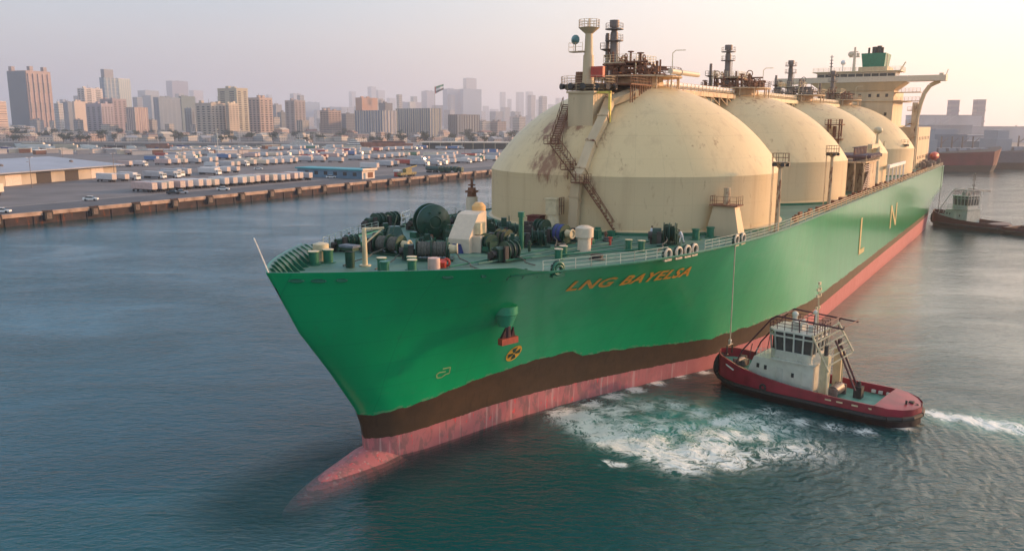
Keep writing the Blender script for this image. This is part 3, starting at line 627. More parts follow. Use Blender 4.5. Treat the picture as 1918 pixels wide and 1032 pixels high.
# ------------------------------------------------------------ deck equipment forward
def bollard(px,py,h=1.3,r=.42,topm=white,rr=None,m=mgreen,loc=None):
    p=loc or D(px,py); a=M(); a.cyl((0,0,0),(0,0,h),r,r,16); a.cyl((0,0,h-.12),(0,0,h),r+.1,r+.1,16); a.cyl((0,0,0),(0,0,.1),r+.25,r+.25,16)
    o=a.build('bollard',m,ship,(p[0],p[1],DKZ))
    a=M(); a.cyl((0,0,h),(0,0,h+.05),r+.07,r+.07,16); a.build('bollard_cap',topm,o); return o
bollard(588,496,1.35,.5,sand); bollard(615,492,1.35,.5,sand)
for loc in((2.0,-1.4,0),(4.2,-2.9,0),(5.6,-1.7,0),(3.5,.3,0)): bollard(0,0,1.3,.42,sand if loc[0]!=2 else mgreen,loc=loc)
bollard(1177,470,1.25,.36,sand); bollard(1201,471,1.2,.36,sand); bollard(1303,449,1.3,.45,mgreen); bollard(1330,445,1.3,.45,mgreen)
bollard(1046,486,1.1,.4,pale); bollard(1055,480,1.1,.4,pale); bollard(1118,486,.5,.6,dkmetal,m=dkmetal)
def mushroom(px,py,h,r,m=pale,hr=1.6,loc=None):
    p=loc or D(px,py); a=M(); a.cyl((0,0,0),(0,0,h*.62),r,r,18); a.cyl((0,0,h*.58),(0,0,h*.92),r*hr,r*hr,20); a.cyl((0,0,h*.92),(0,0,h),r*hr,r*.7,20); a.cyl((0,0,0),(0,0,.08),r*1.5,r*1.5,16)
    o=a.build('mushroom_ventilator',m,ship,(p[0],p[1],DKZ)); return o
mushroom(602,488,1.9,.45,sand,1.8); mushroom(1094,473,3.0,.75,pale,1.35)
pm_=D(897,461); hm2=Cs(893,379,pm_.x).z-DKZ; o=mushroom(897,461,hm2,.62,mat('sunlit_orange_coat',(.72,.42,.16),.5,var=.12,rust=.15),1.3);  # low sunlight on this ventilator is put into its orange coat
a=M(); a.torus((0,0,2.3),.62,.16); a.build('band',glow_orange,o)  # orange ring paints the sun's glow on the ventilator
m=M(); m.cyl((7.3,-3.1,DKZ),(7.3,-3.1,DKZ+1.1),.62,.6,18); m.build('deck_drum',mat('pink_drum',(.62,.42,.36),.6,var=.15,rust=.15),ship)
m=M(); m.cyl((8.4,-3.3,DKZ),(8.2,-3.5,DKZ+.7),.4,.4,12); m.torus((8.7,-3.6,DKZ+.5),.35,.12,'X'); m.build('fire_hydrant',red,ship)
# bow steering stand / fairlead post
p=D(656,501); m=M(); m.cyl((p.x,p.y,DKZ),(p.x,p.y,DKZ+1.6),.45,.5,14); m.box((p.x,p.y,DKZ+1.9),(.9,1.6,.35)); m.build('control_stand',dgreen,ship)
m=M(); m.box((p.x,p.y,DKZ+2.15),(1.1,1.9,.22)); m.build('canvas_cover',mat('grey_cover',(.12,.15,.19),.8,var=.3),ship)
# davit
p=D(684,498); q=Cs(714,428,p.x+1.2)
m=M(); m.cyl((p.x,p.y,DKZ),(p.x,p.y,DKZ+3.8),.27,.22,12); m.cyl((p.x,p.y,DKZ+3.7),(p.x+1.5,p.y-1.3,DKZ+3.75),.14,.12,8); m.cyl((p.x,p.y,DKZ+2.2),(p.x+1.3,p.y-1.15,DKZ+3.65),.08,.08,8); m.cyl((p.x,p.y,DKZ),(p.x,p.y,DKZ+.12),.6,.6,12); m.build('davit',sand,ship)
# windlass and mooring winches: parts: frame, drum (> flange), motor
def winch(px,py,ln,r,ax=0,loc=None,drumm=None,rise=1.15,ring=True,motor=True,cov=None):
    p=loc or D(px,py); o=M(); 
    o.box((0,0,.12),(ln+1.2,r*2.4,.24)); 
    for x in(-ln/2-.1,ln/2+.1): o.box((x,0,rise*.5+.1),(.16,r*1.3,rise)); 
    o.box((-ln/2-.75,0,.8),(.9,r*1.4,1.2)); o.cyl((-ln/2-1.2,0,rise),(-ln/2-.2,0,rise),r*.55,r*.55,14)
    fr=o.build('mooring_winch',dgreen,ship,(p[0],p[1],DKZ)); fr.rotation_euler=(0,0,ax)
    d=M(); n=9
    d.lathe([(r*.8+.05*math.sin(k*1.9),-ln/2+.2+k*(ln-.4)/24) for k in range(25)],(0,0,rise),20,ax='X'); dr=d.build('drum',drumm or ropem,fr)
    for x in(-ln/2+.1,0,ln/2-.1):
        f=M(); f.cyl((x-.05,0,rise),(x+.05,0,rise),r*1.12,r*1.12,22); f.build('flange',dgreen,dr)
    if ring: f=M(); f.cyl((ln/2+.1,0,rise),(ln/2+.9,0,rise),r*.5,r*.42,16); f.torus((ln/2+.95,0,rise),r*.52,.09,'X',18,6); f.build('warping_head',sand,dr)
    if cov: f=M(); f.cyl((-ln/2+.2,0,rise),(ln/2-.2,0,rise),r*1.1,r*1.1,16); f.build('canvas_cover',cov,dr)
    if motor: f=M(); f.cyl((-ln/2-1.7,0,rise*.8),(-ln/2-.9,0,rise*.8),r*.4,r*.4,12); f.box((-ln/2-1.2,r*.7,.5),(.6,.5,.9)); f.box((-ln/2-.4,-r*.9,.9),(.5,.3,1.6)); f.build('motor',dkmetal,fr)
    return fr
# axes: ax is rotation about z in ship coordinates; camera sees drums lying athwart the deck
AX=R(-90)
def between(a,b): return ((a.x+b.x)/2,(a.y+b.y)/2,0),math.atan2(b.y-a.y,b.x-a.x),(b-a).length
def winch_px(a,b,r,lift=1.15,**k):
    A_=D(*a); B_=D(*b); c,an,ln=between(A_,B_); return winch(0,0,max(1.5,ln-1.2),r,an,loc=c,rise=lift,**k)
winch_px((768,487),(850,487),1.0)
winch_px((700,473),(762,479),.95)
winch_px((1040,455),(1062,458),.95,cov=blue,lift=1.3)
winch_px((985,462),(1030,462),.9,drumm=dgreen,ring=False)
winch_px((925,462),(962,466),.9)
winch_px((940,490),(968,486),.9,lift=1.1,ring=False)
winch_px((1238,459),(1268,460),1.15,lift=1.4,drumm=dgreen,ring=False)
winch_px((696,430),(722,427),.9,drumm=dgreen); winch_px((722,427),(748,424),.9,drumm=dgreen)
winch_px((858,426),(884,424),1.0,drumm=dgreen)
winch_px((905,440),(920,438),.8,drumm=dgreen,ring=False)
winch_px((905,470),(925,474),.8,drumm=dgreen,ring=False)
winch_px((1000,440),(1030,444),.9,drumm=dgreen,ring=False)
winch_px((955,450),(975,450),.9,drumm=dgreen,ring=False)
winch_px((784,430),(800,428),.9,drumm=dgreen,ring=False)
winch_px((1080,452),(1100,452),.6,drumm=dgreen,ring=False)
winch_px((650,470),(668,468),.6,drumm=dgreen,ring=False)
for (px_,py_,a_,b_,c_) in((946,448,1.8,1.6,2.7),(962,470,1.4,1.2,2.0),(990,452,1.5,1.4,2.4),(920,447,1.2,1.2,2.4),(800,466,1.6,1.2,1.7),(728,452,1.5,1.5,2.2),(905,450,1.2,1.2,1.8),(1010,462,1.4,1.0,1.5),(845,455,1.3,1.0,2.2),(1256,452,1.6,1.6,2.1)):
    p=D(px_,py_); q=M(); q.box((0,0,c_*.3),(a_,b_,c_*.6)); q.cyl((-a_*.4,0,c_*.6),(a_*.4,0,c_*.6),c_*.22,c_*.22,12); q.box((a_*.1,b_*.2,c_*.8),(a_*.35,b_*.4,c_*.4)); q.torus((a_*.5,0,c_*.55),c_*.24,.07,'X'); q.cyl((-a_*.3,-b_*.3,c_*.5),(-a_*.3,-b_*.3,c_*1.05),.07,.07,6); q.tube([(a_*.5,-b_*.5,.1),(a_*.5,-b_*.5,c_*.5),(-a_*.2,-b_*.5,c_*.7)],.08,6); q.build('hydraulic_unit',[dgreen,dkmetal][int(px_)%3==0],ship,(p.x,p.y,DKZ)).rotation_euler=(0,0,rand.uniform(0,3))
for a_,b_ in(((770,480),(700,507)),((845,485),(900,508)),((950,482),(1000,499)),((1040,462),(1046,484)),((1250,462),(1230,474)),((735,474),(640,500))):
    A_=D(*a_); B_=D(*b_); q=M(); P=[A_.lerp(B_,i/8)+Vector((.15*math.sin(i*1.7),.15*math.cos(i*2.1),1.0*(1-i/8)**2+.12+.0*i)) for i in range(9)]; q.tube([(v.x,v.y,v.z-17.95+DKZ) for v in P],.07,5); q.build('mooring_rope',ropem,ship)
m=M()
# white frame over the far winches
p=D(760,424)
for a_,b_ in(((-1.6,0),(-1.6,1.5)),((-1.6,1.5),(1.6,1.5)),((1.6,1.5),(1.6,0)),((0,1.5),(0,0)),((-1.6,.8),(1.6,.8))): m.cyl((p.x+a_[0],p.y+a_[0]*.4,DKZ+a_[1]+.5),(p.x+b_[0],p.y+b_[0]*.4,DKZ+b_[1]+.5),.09,.09,6)
m.build('rope_rack',white,ship)
# large green storage reel
p=D(813,450); o=M(); 
AXR=R(-124)
o.lathe([(.01,.62),(.8,.60),(1.55,.38),(2.0,.05),(2.12,0),(2.12,-.3),(1.9,-.4)],(0,0,2.25),36,ax='X'); o.lathe([(1.6,-.3),(1.6,-1.6)],(0,0,2.25),24,ax='X'); o.lathe([(.01,-1.9),(2.12,-1.9),(2.12,-1.6),(1.6,-1.6)],(0,0,2.25),36,ax='X')
o.box((-.6,1.1,.7),(2.4,.3,1.5)); o.box((-.6,-1.1,.7),(2.4,.3,1.5)); o.torus((.66,0,2.25),.75,.09,'X'); 
for k in range(6): o.box((.55,1.3*math.cos(k*math.pi/3),2.25+1.3*math.sin(k*math.pi/3)),(.25,.25,.25))
o.build('hawser_reel',dgreen,ship,(p.x,p.y,DKZ)).rotation_euler=(0,0,AXR)
# sloping green chain stopper plates
p=D(740,455); m=M(); m.box((p.x,p.y,DKZ+1.0),(2.4,2.6,2.0),topy=.4,top=.5,rz=R(-40)); m.build('winch_guard',dgreen,ship,smooth=False)
p=D(741,470); m=M(); m.cyl((p.x-.4,p.y,DKZ+2.2),(p.x+.4,p.y,DKZ+4.0),.06,.06,6); m.build('brake_lever',dgreen,ship)
# cream wedge-shaped deck house
a=D(857,473); b=D(890,474); c=(a+b)/2
m=M(); m.cur=0
wz=[(0,0),(0,1.55),(.3,1.9),(2.6,4.0),(3.6,4.2),(5.0,4.2),(5.0,0)]
hw=1.25; X_=Vector((1,0,0))
m.add([(x,-hw,z) for x,z in wz]+[(x,hw,z) for x,z in wz],[tuple(range(7)),tuple(range(13,6,-1))]+[(i,(i+1)%7,7+(i+1)%7,7+i) for i in range(7)])
o=m.build('deck_house',pale,ship,(c.x-.6,c.y+.6,DKZ),smooth=False); o.rotation_euler=(0,0,R(12))
m=M(); m.bx(1.6,3.0,-hw-.7,-hw,1.9,3.2); m.build('locker',sand,o,smooth=False)
m=M(); m.bx(.9,3.6,-hw-1.0,-hw,0,1.8); m.build('lower_house',pale,o,smooth=False)
m=M(); m.box((.1,.2,.5),(.7,1.6,1.0),top=.6); m.build('canvas_cover',blue,o)
p=D(866,430); m=M(); m.rail([(p.x,p.y,DKZ+.6),(p.x+.6,p.y-1.8,DKZ+.6)],1.8,.07,.45,2); m.build('ladder_guard',white,ship,smooth=False)
# mast base beyond
p=D(884,402); m=M(); m.cyl((p.x,p.y,DKZ),(p.x,p.y,DKZ+2.8),1.0,.9,16); o=m.build('vent_mast_base',pale,ship)
m=M(); m.cyl((p.x,p.y,DKZ+2.8),(p.x,p.y,DKZ+4.2),.75,.6,12); m.box((p.x,p.y,DKZ+3.6),(1.6,1.4,.3)); m.cyl((p.x,p.y,DKZ+4.2),(p.x,p.y,DKZ+5.6),.2,.2,8); m.torus((p.x,p.y,DKZ+4.6),.5,.1); m.build('vent_head',brown,o)
# tall tan post box before dome 1
p=Cs(1036,425,37.4); m=M(); m.cyl((p.x,p.y,DKZ),(p.x,p.y,DKZ+2.4),1.05,.72,8); m.box((p.x,p.y,DKZ+3.4),(1.5,1.5,2.0)); m.box((p.x,p.y,DKZ+4.45),(1.8,1.8,.12)); o=m.build('vent_post',sand,ship,smooth=False)
m=M(); m.rail([(p.x-.2,p.y-1.0,DKZ+2.4),(p.x+1,p.y-1.0,DKZ+2.4)],2.2,.05,.6,2); m.build('ladder_guard',brown,o,smooth=False)
p=Cs(1004,418,37.6); m=M(); m.box((p.x,p.y,DKZ+1.0),(1.6,1.8,1.9)); m.box((p.x,p.y,DKZ+2.05),(1.8,2,.12)); m.build('fire_locker',mat('dark_red_box',(.12,.02,.018),.6,var=.3),ship,smooth=False)
p=D(1116,447); m=M(); m.box((p.x,p.y,DKZ+.55),(1,1.1,1.1)); m.build('deck_locker',mgreen,ship,smooth=False)
p=D(976,466); m=M(); m.cyl((p.x,p.y,DKZ),(p.x,p.y,DKZ+4.1),.34,.28,12); m.cyl((p.x,p.y,DKZ+3.6),(p.x,p.y,DKZ+4.2),.4,.4,12); m.build('post',mgreen,ship)
for q in((937,460),(924,473)): p=D(*q); m=M(); m.ell((p.x,p.y,DKZ+.35),(.3,.3,.35),12,8); m.build('float',yellow,ship)
p=D(733,474); m=M(); m.cyl((p.x-.5,p.y+.7,DKZ+.9),(p.x+.4,p.y-.9,DKZ+1.0),.2,.2,10); m.build('gas_bottle',yellow,ship)
p=D(1480,371); m=M(); m.box((p.x,p.y,DKZ+1.0),(2,2.4,1.9)); m.build('fire_locker',red,ship,smooth=False)
# clutter of pipes, valves, boxes on the deck
rr=random.Random(11)
for k in range(110):
    px=rr.uniform(640,1150); py=rr.uniform(418,475) if px<1000 else rr.uniform(436,466)
    p=D(px,py)
    if p.x<2 or abs(p.y)>decky(p.x)-2 or math.hypot(p.x-S1,p.y)<DR+1.5: continue
    m=M(); t_=rr.random()
    if t_<.35: m.box((0,0,.35),(rr.uniform(.5,1.2),rr.uniform(.5,1.1),.7)); nm='hatch'; mm=mgreen
    elif t_<.6: m.cyl((0,0,0),(0,0,rr.uniform(.6,1.3)),.16,.16,8); m.torus((0,0,.9),.25,.05); nm='valve'; mm=rr.choice([dgreen,red,brown])
    elif t_<.8: m.torus((0,0,.15),.5,.16,'Z',14,6); m.torus((0,0,.4),.42,.15,'Z',14,6); nm='rope_coil'; mm=ropem
    else: m.cyl((0,0,0),(0,0,1.0),.25,.25,10); m.cyl((0,0,.8),(0,0,1.1),.38,.38,12); nm='mushroom_ventilator'; mm=mgreen
    m.build(nm,mm,ship,(p.x,p.y,DKZ))
for k in range(5):
    y=-9-k*2.6; m=M(); m.cyl((8+k*3,y*.5,DKZ+.25),(37-k*.5,y,DKZ+.25),.09,.09,6); m.build('deck_pipe',deckg if k%2 else mgreen,ship)
for sx in (23.7,-23.2):
    m=M()
    for k in range(3): m.cyl((85,-sx+(.5*k if sx>0 else -.5*k)+.8,DKZ+.4),(228,-sx+(.5*k if sx>0 else -.5*k)+.8,DKZ+.4),.16,.16,6)
    for k in range(70):
        xx=62+k*2.4; 
        if rr.random()<.8: m.box((xx,-sx+(1 if sx>0 else -1)*rr.uniform(.3,1.6),DKZ+rr.uniform(.3,.7)),(rr.uniform(.3,1.6),rr.uniform(.3,.8),rr.uniform(.5,1.2)))
    m.build('side_piping',brown,ship,smooth=False)
m=M()
for k in range(40):
    xx=232+rr.uniform(0,30); m.box((xx,-rr.uniform(19.5,23.2),DKZ+rr.uniform(.4,1.8)),(rr.uniform(.4,2),rr.uniform(.4,1.2),rr.uniform(.6,2.4)))
m.build('aft_deck_machinery',grymetal,ship,smooth=False)
# ring fairleads standing on the deck edge
for px,py,r in((1000,499,.62),(1020,501,.42),(1227,474,.55),(1247,470.5,.55),(1268,468,.55),(1286,465.5,.55),(1385,450,.55),(1402,447,.55)):
    z=zt(0)-.0; p=D(px,py,18.55); t=decky(p.x); 
    m=M(); m.torus((0,0,0),r*.95,.13,'Y',20,8); m.box((0,.25,-r-.05),(r*2.2,.6,.25)); o=m.build('ring_fairlead',pale if px>1100 else mgreen,ship,(p.x,-t+.12,18.2+r*.62)); 
    dt=(decky(p.x+1)-decky(p.x-1))/2; o.rotation_euler=(0,0,-math.atan(dt))
    m=M(); m.torus((0,0.22,0),r-.02,.18,'Y',20,8); m.build('fairlead_lip',dgreen,o)
# openings in the bow plating
for px,py,w in((555,524,1.2),(597,524,1.2),(640,523,.9),(838,517,1.0),(905,515,.5),(560,530,.0)):
    if w==0: continue
    p=hull_hit(px,py+2)
    if p is None: continue
    e=.4; pa=hull_hit(px+8,py+2); d=(pa-p).normalized(); nrm=d.cross(Vector((0,0,1))).normalized()
    if nrm.y>0: nrm=-nrm
    m=M(); n=16; P=[]
    for rr_,off in((1.0,.03),(.82,.09),(.7,.02)):
        for i in range(n): 
            a=i*2*math.pi/n; P.append(p+d*math.cos(a)*w*.55*rr_+Vector((0,0,1))*math.sin(a)*.17*rr_+nrm*(off+.05))
    m.add(P,[(j*n+i,j*n+(i+1)%n,(j+1)*n+(i+1)%n,(j+1)*n+i) for j in range(2) for i in range(n)]+[tuple(2*n+i for i in range(n))]); m.build('panama_lead',mgreen,ship)
# ------------------------------------------------------------ anchor, pocket, emblem, lettering on the hull
pa=hull_hit(945,592); pb=hull_hit(985,592); tg=(pb-pa); tg.z=0; tg.normalize(); nr=Vector((tg.y,-tg.x,0)); 
if nr.y>0: nr=-nr
m=M()
for off,r0,r1,z0,z1 in((0,1.25,1.25,.30,1.10),(0,1.18,.70,-.95,.24)):
    c=pa+nr*.10
    m.cyl(c+nr*.0+Vector((0,0,z0)),c+Vector((0,0,z1)),r0 if z0>0 else r1,r0,24)
m.build('hawse_pipe',mat('hawse_green',(.03,.26,.14),.35,var=.1),ship)
m=M(); c=pa+nr*.75+Vector((0,0,-.6)); m.cyl(c,c+Vector((0,0,-2.0))+nr*-.1-tg*.35,.22,.3,8); m.build('anchor_shank',brown,ship) if False else None
an=M(); b0=pa+nr*.55+Vector((0,0,-.5)); b1=b0+Vector((0,0,-1.6))-tg*.25+nr*.15
an.cyl(b0,b1,.26,.34,8)
for sgn in(-1,1):
    q=b1+tg*.62*sgn; an.add([q+tg*.32*sgn+nr*.1,q-tg*.3*sgn+nr*.1,q-tg*.1*sgn+Vector((0,0,1.15))+nr*.35,q+tg*.32*sgn-nr*.25,q-tg*.3*sgn-nr*.25,q-tg*.1*sgn+Vector((0,0,1.15))+nr*.15],[(0,1,2),(3,5,4),(0,3,4,1),(1,4,5,2),(2,5,3,0)])
ao=an.build('anchor',mat('dark_anchor',(.05,.015,.02),.6,var=.3,rust=.2),ship,smooth=False)
m=M(); ang_=math.atan2(tg.y,tg.x); m.box(b1+Vector((0,0,-.15))+nr*.1,(2.15,.62,.62),rz=ang_); m.build('anchor_crown',mat('anchor_crown_red',(.34,.06,.035),.5,var=.3,rust=.4),ao,smooth=False)
def hull_grid(corners):
    H4=[hull_hit(*q) for q in corners]   # bl, br, tl, tr  -> (s,z)
    def f(u,v):
        a=H4[0].lerp(H4[1],u); b=H4[2].lerp(H4[3],u); c=a.lerp(b,v); return c.x,c.z
    return f
def text_on(body,corners,name,m,off=.045,shear=.35,bold=.03,sx=1.0,flat=None,par=None):
    cu=bpy.data.curves.new(name,'FONT'); cu.body=body; cu.shear=shear; cu.offset=bold; cu.space_character=1.12; cu.resolution_u=3
    o=bpy.data.objects.new('tmp',cu); COL.objects.link(o); bpy.context.view_layer.update()
    me=bpy.data.meshes.new_from_object(o.evaluated_get(bpy.context.evaluated_depsgraph_get())); bpy.data.objects.remove(o)
    bm=bmesh.new(); bm.from_mesh(me)
    x0=min(v.co.x for v in bm.verts); x1=max(v.co.x for v in bm.verts); y0=min(v.co.y for v in bm.verts); y1=max(v.co.y for v in bm.verts)
    bmesh.ops.triangulate(bm,faces=bm.faces)
    for _ in range(2): bmesh.ops.subdivide_edges(bm,edges=[e for e in bm.edges if e.calc_length()>.35],cuts=1)
    f=hull_grid(corners) if flat is None else flat
    for v in bm.verts:
        s,z=f((v.co.x-x0)/(x1-x0),(v.co.y-y0)/(y1-y0)); 
        e=.3; dts=(hb(s+e,z)-hb(s-e,z))/(2*e); dtz=(hb(s,z+e)-hb(s,z-e))/(2*e); n_=Vector((-dts,-1,dtz if False else -dtz)); n_=Vector((-dts,-1,-dtz)) 
        n_=Vector((-dts,-1.0,dtz*-1.0)); n_.z=-dtz*1.0
        n_=Vector((-dts,-1.0,-dtz)); n_.normalize()
        v.co=Vector((s,-hb(s,z),z))+n_*off
    bm.to_mesh(me); bm.free(); me.materials.append(m); t=bpy.data.objects.new(name,me); COL.objects.link(t); t.parent=par or ship; return t
letm=mat('orange_lettering',(.62,.28,.03),.5,var=.15,scale=2)
text_on('LNG BAYELSA',[(1058,545),(1288,516),(1066,527),(1297,498)],'name_lettering',letm,.07)
palelet=mat('tan_lettering',(.46,.38,.15),.5,var=.15)
for ch,a,b,y0,y1 in(('L',1608,1619,465,396),('N',1666,1678,420,364)):
    pts=[Vt(a,y0,24.1),Vt(b,y0-14,24.1),Vt(a+3,y1+6,24.1),Vt(b+3,y1-6,24.1)]
    s0=pts[0].x; s1=pts[1].x; z0,z1=((7.0,14.2) if ch!='N' else (8.2,13.6))
    text_on(ch,None,'company_letter',palelet if ch!='G' else mat('faded_lettering',(.03,.42,.14),.5,var=.2),.1,0,.0,flat=lambda u,v,s0=s0,s1=s1:(s0+(s1-s0)*u,z0+(z1-z0)*v))
# thruster emblem: yellow disc with a dark cross of blades
ec=hull_hit(962,661)
def on_hull(s,z,off):
    e=.3; n_=Vector((-(hb(s+e,z)-hb(s-e,z))/(2*e),-1,-(hb(s,z+e)-hb(s,z-e))/(2*e))).normalized(); return Vector((s,-hb(s,z),z))+n_*off
es,ez=ec.x,ec.z; eR=.92; kx=1.0/math.sqrt(1+((hb(es+1,ez)-hb(es-1,ez))/2)**2)
def disc(name,r0,r1,a0,a1,m,off,n=32):
    q=M(); 
    for i in range(n+1):
        a=a0+(a1-a0)*i/n
        for r in(r0,(r0+r1)/2,r1): q.v.append(tuple(on_hull(es+math.cos(a)*r*kx,ez+math.sin(a)*r,off)))
    for i in range(n):
        for k in range(2): q.f.append([i*3+k,i*3+k+1,(i+1)*3+k+1,(i+1)*3+k]); q.mi.append(0)
    return q.build(name,m,ship,smooth=False)
eo=disc('thruster_emblem',.01,eR,0,2*math.pi,mat('emblem_yellow',(.72,.38,.03),.5,var=.15),.06)
for k in range(4):
    q=M(); a=k*math.pi/2+.35
    for i in range(9):
        t=i/8; r=.1+t*.62; w=.08+.30*t*(1-.25*t); q.v+= [tuple(on_hull(es+(math.cos(a)*r-math.sin(a)*w*sg)*kx,ez+math.sin(a)*r+math.cos(a)*w*sg,.085)) for sg in(-1,1)]
    for i in range(8): q.f.append([2*i,2*i+1,2*i+3,2*i+2]); q.mi.append(0)
    q.build('emblem_blade',dgreen,eo,smooth=False)
# bulb mark
bmk=M(); c0=hull_hit(832,697); 
def stroke(pts,w=.06):
    P=[hull_hit(*q) for q in pts]
    for a,b in zip(P[:-1],P[1:]):
        n=4
        for i in range(n):
            u=a.lerp(b,i/n); v=a.lerp(b,(i+1)/n); d=Vector((v.x-u.x,0,v.z-u.z)).normalized(); pr=Vector((-d.z,0,d.x))*w
            bmk.add([on_hull(u.x-pr.x,u.z-pr.z,.07),on_hull(u.x+pr.x,u.z+pr.z,.07),on_hull(v.x+pr.x,v.z+pr.z,.07),on_hull(v.x-pr.x,v.z-pr.z,.07)],[(0,1,2,3)])
stroke([(829,690),(843,687),(841,698),(834,700),(826,706),(818,707),(817,701),(822,697)]); stroke([(822,697),(834,695)])
bmk.build('bow_mark',mat('faded_mark',(.30,.42,.18),.6,var=.3),ship,smooth=False)
# ------------------------------------------------------------ people
def person(name_lab,loc,rz,pose,cm,h=1.76,helmet=None):
    k=h/1.76
    P={'pelvis':(0,0,.95),'chest':(0,0,1.28),'neck':(0,0,1.50),'head':(0,.02,1.62),'top':(0,.02,1.72)}
    lean=pose.get('lean',0)
    def rot(p):
        v=Vector(p)-Vector((0,0,.95)); v=Matrix.Rotation(-lean,3,'X')@v; return v+Vector((0,0,.95))
    pts=[];ed=[];rad=[]
    def add(p,r,par=None):
        pts.append(Vector(p)*k); rad.append(r*k); i=len(pts)-1
        if par is not None: ed.append((par,i))
        return i
    pe=add((0,0,.95),.15); ch=add(rot((0,0,1.30)),.165,pe); ne=add(rot((0,0,1.48)),.06,ch); hd=add(rot((0,.02,1.60)),.095,ne); tp=add(rot((0,.02,1.71)),.08,hd); add(rot((0,.12,1.60)),.02,hd)
    for sg in(-1,1):
        sp_=pose.get('step',.1)*sg
        hp=add((.10*sg,0,.88),.10,pe); kn=add((.13*sg,sp_*.6+pose.get('knee',0),.50),.07,hp); an_=add((.14*sg,sp_,.10),.05,kn); add((.15*sg,sp_+.17,.04),.04,an_)
        sh=add(rot((.20*sg,0,1.42)),.065,ch); el_,ha=pose['arms'][0 if sg<0 else 1]; e=add(rot(el_),.048,sh); hn=add(rot(ha),.036,e)
        d=(rot(ha)-rot(el_)).normalized()
        for j in range(4): q=rot(ha)+Vector(((j-1.5)*.022,0,0)); f1=add(q+d*.07,.010,hn); add(q+d*(.11+.01*(j in(1,2)))-Vector((0,0,.02)),.009,f1)
        t1=add(rot(ha)+d*.03+Vector((-.05*sg,0,0)),.011,hn); add(rot(ha)+d*.06+Vector((-.06*sg,0,-.01)),.009,t1)
    me=bpy.data.meshes.new('person'); me.from_pydata([tuple(p) for p in pts],ed,[]); o=bpy.data.objects.new('person',me); COL.objects.link(o)
    md=o.modifiers.new('s','SKIN'); 
    for i,v in enumerate(me.skin_vertices[0].data if me.skin_vertices else []): v.radius=(rad[i],rad[i])
    if not me.skin_vertices:
        bm=bmesh.new(); bm.from_mesh(me); bm.verts.layers.skin.verify(); bm.to_mesh(me); bm.free()
        for i,v in enumerate(me.skin_vertices[0].data): v.radius=(rad[i],rad[i])
    me.skin_vertices[0].data[0].use_root=True
    o.modifiers.new('sub','SUBSURF').levels=1; bpy.context.view_layer.update()
    m2=bpy.data.meshes.new_from_object(o.evaluated_get(bpy.context.evaluated_depsgraph_get())); o.modifiers.clear(); o.data=m2
    m2.materials.clear(); m2.materials.append(cm); m2.materials.append(skinm)
    hz=(rot((0,0,1.50))*k); hands=[rot(pose['arms'][0][1])*k,rot(pose['arms'][1][1])*k]
    hc=rot((0,.02,1.62))*k
    for p in m2.polygons:
        c=p.center; p.use_smooth=True
        if (c-hc).length<.13*k or any((c-q).length<.13*k for q in hands): p.material_index=1
    o.location=loc; o.rotation_euler=(0,0,rz); tag(o,name_lab,'person')
    hm=M(); c=rot((0,.0,1.69))*k; hm.ell(c,(.115,.125,.10),12,6,-.3); hm.build('hair' if not helmet else 'helmet',helmet or hairm,o)
    bt=M()
    for sg in(-1,1): bt.box((.15*sg*k,(pose.get('step',.1)*sg+.07)*k,.05*k),(.10,.28,.10))
    bt.build('boots',rubber,o)
    return o
def ws(p): return ORG+AFT*p[0]-PORT*p[1]+Vector((0,0,p[2]))
down=((-.26,.03,1.15),(-.28,.10,.90)); 
p=D(655,464); person('person in pale blue coverall standing near the bow',ws((p.x,p.y,DKZ)),R(70),{'arms':(down,((.26,.12,1.16),(.20,.30,1.10))),'step':.08},suitb)
p=D(1219,450); person('person in white coverall reaching out towards the dark green winch',ws((p.x,p.y,DKZ)),R(-80),{'arms':(((-.22,.25,1.33),(-.16,.5,1.30)),((.22,.25,1.28),(.16,.5,1.22))),'step':.16,'lean':.12},suit)
p=D(1277,455); person('person in white coverall bending over right of the green winch',ws((p.x,p.y,DKZ)),R(110),{'arms':(((-.2,.2,1.15),(-.15,.42,1.0)),((.22,.2,1.15),(.18,.4,.98))),'step':.22,'lean':.65,'knee':.08},suit)
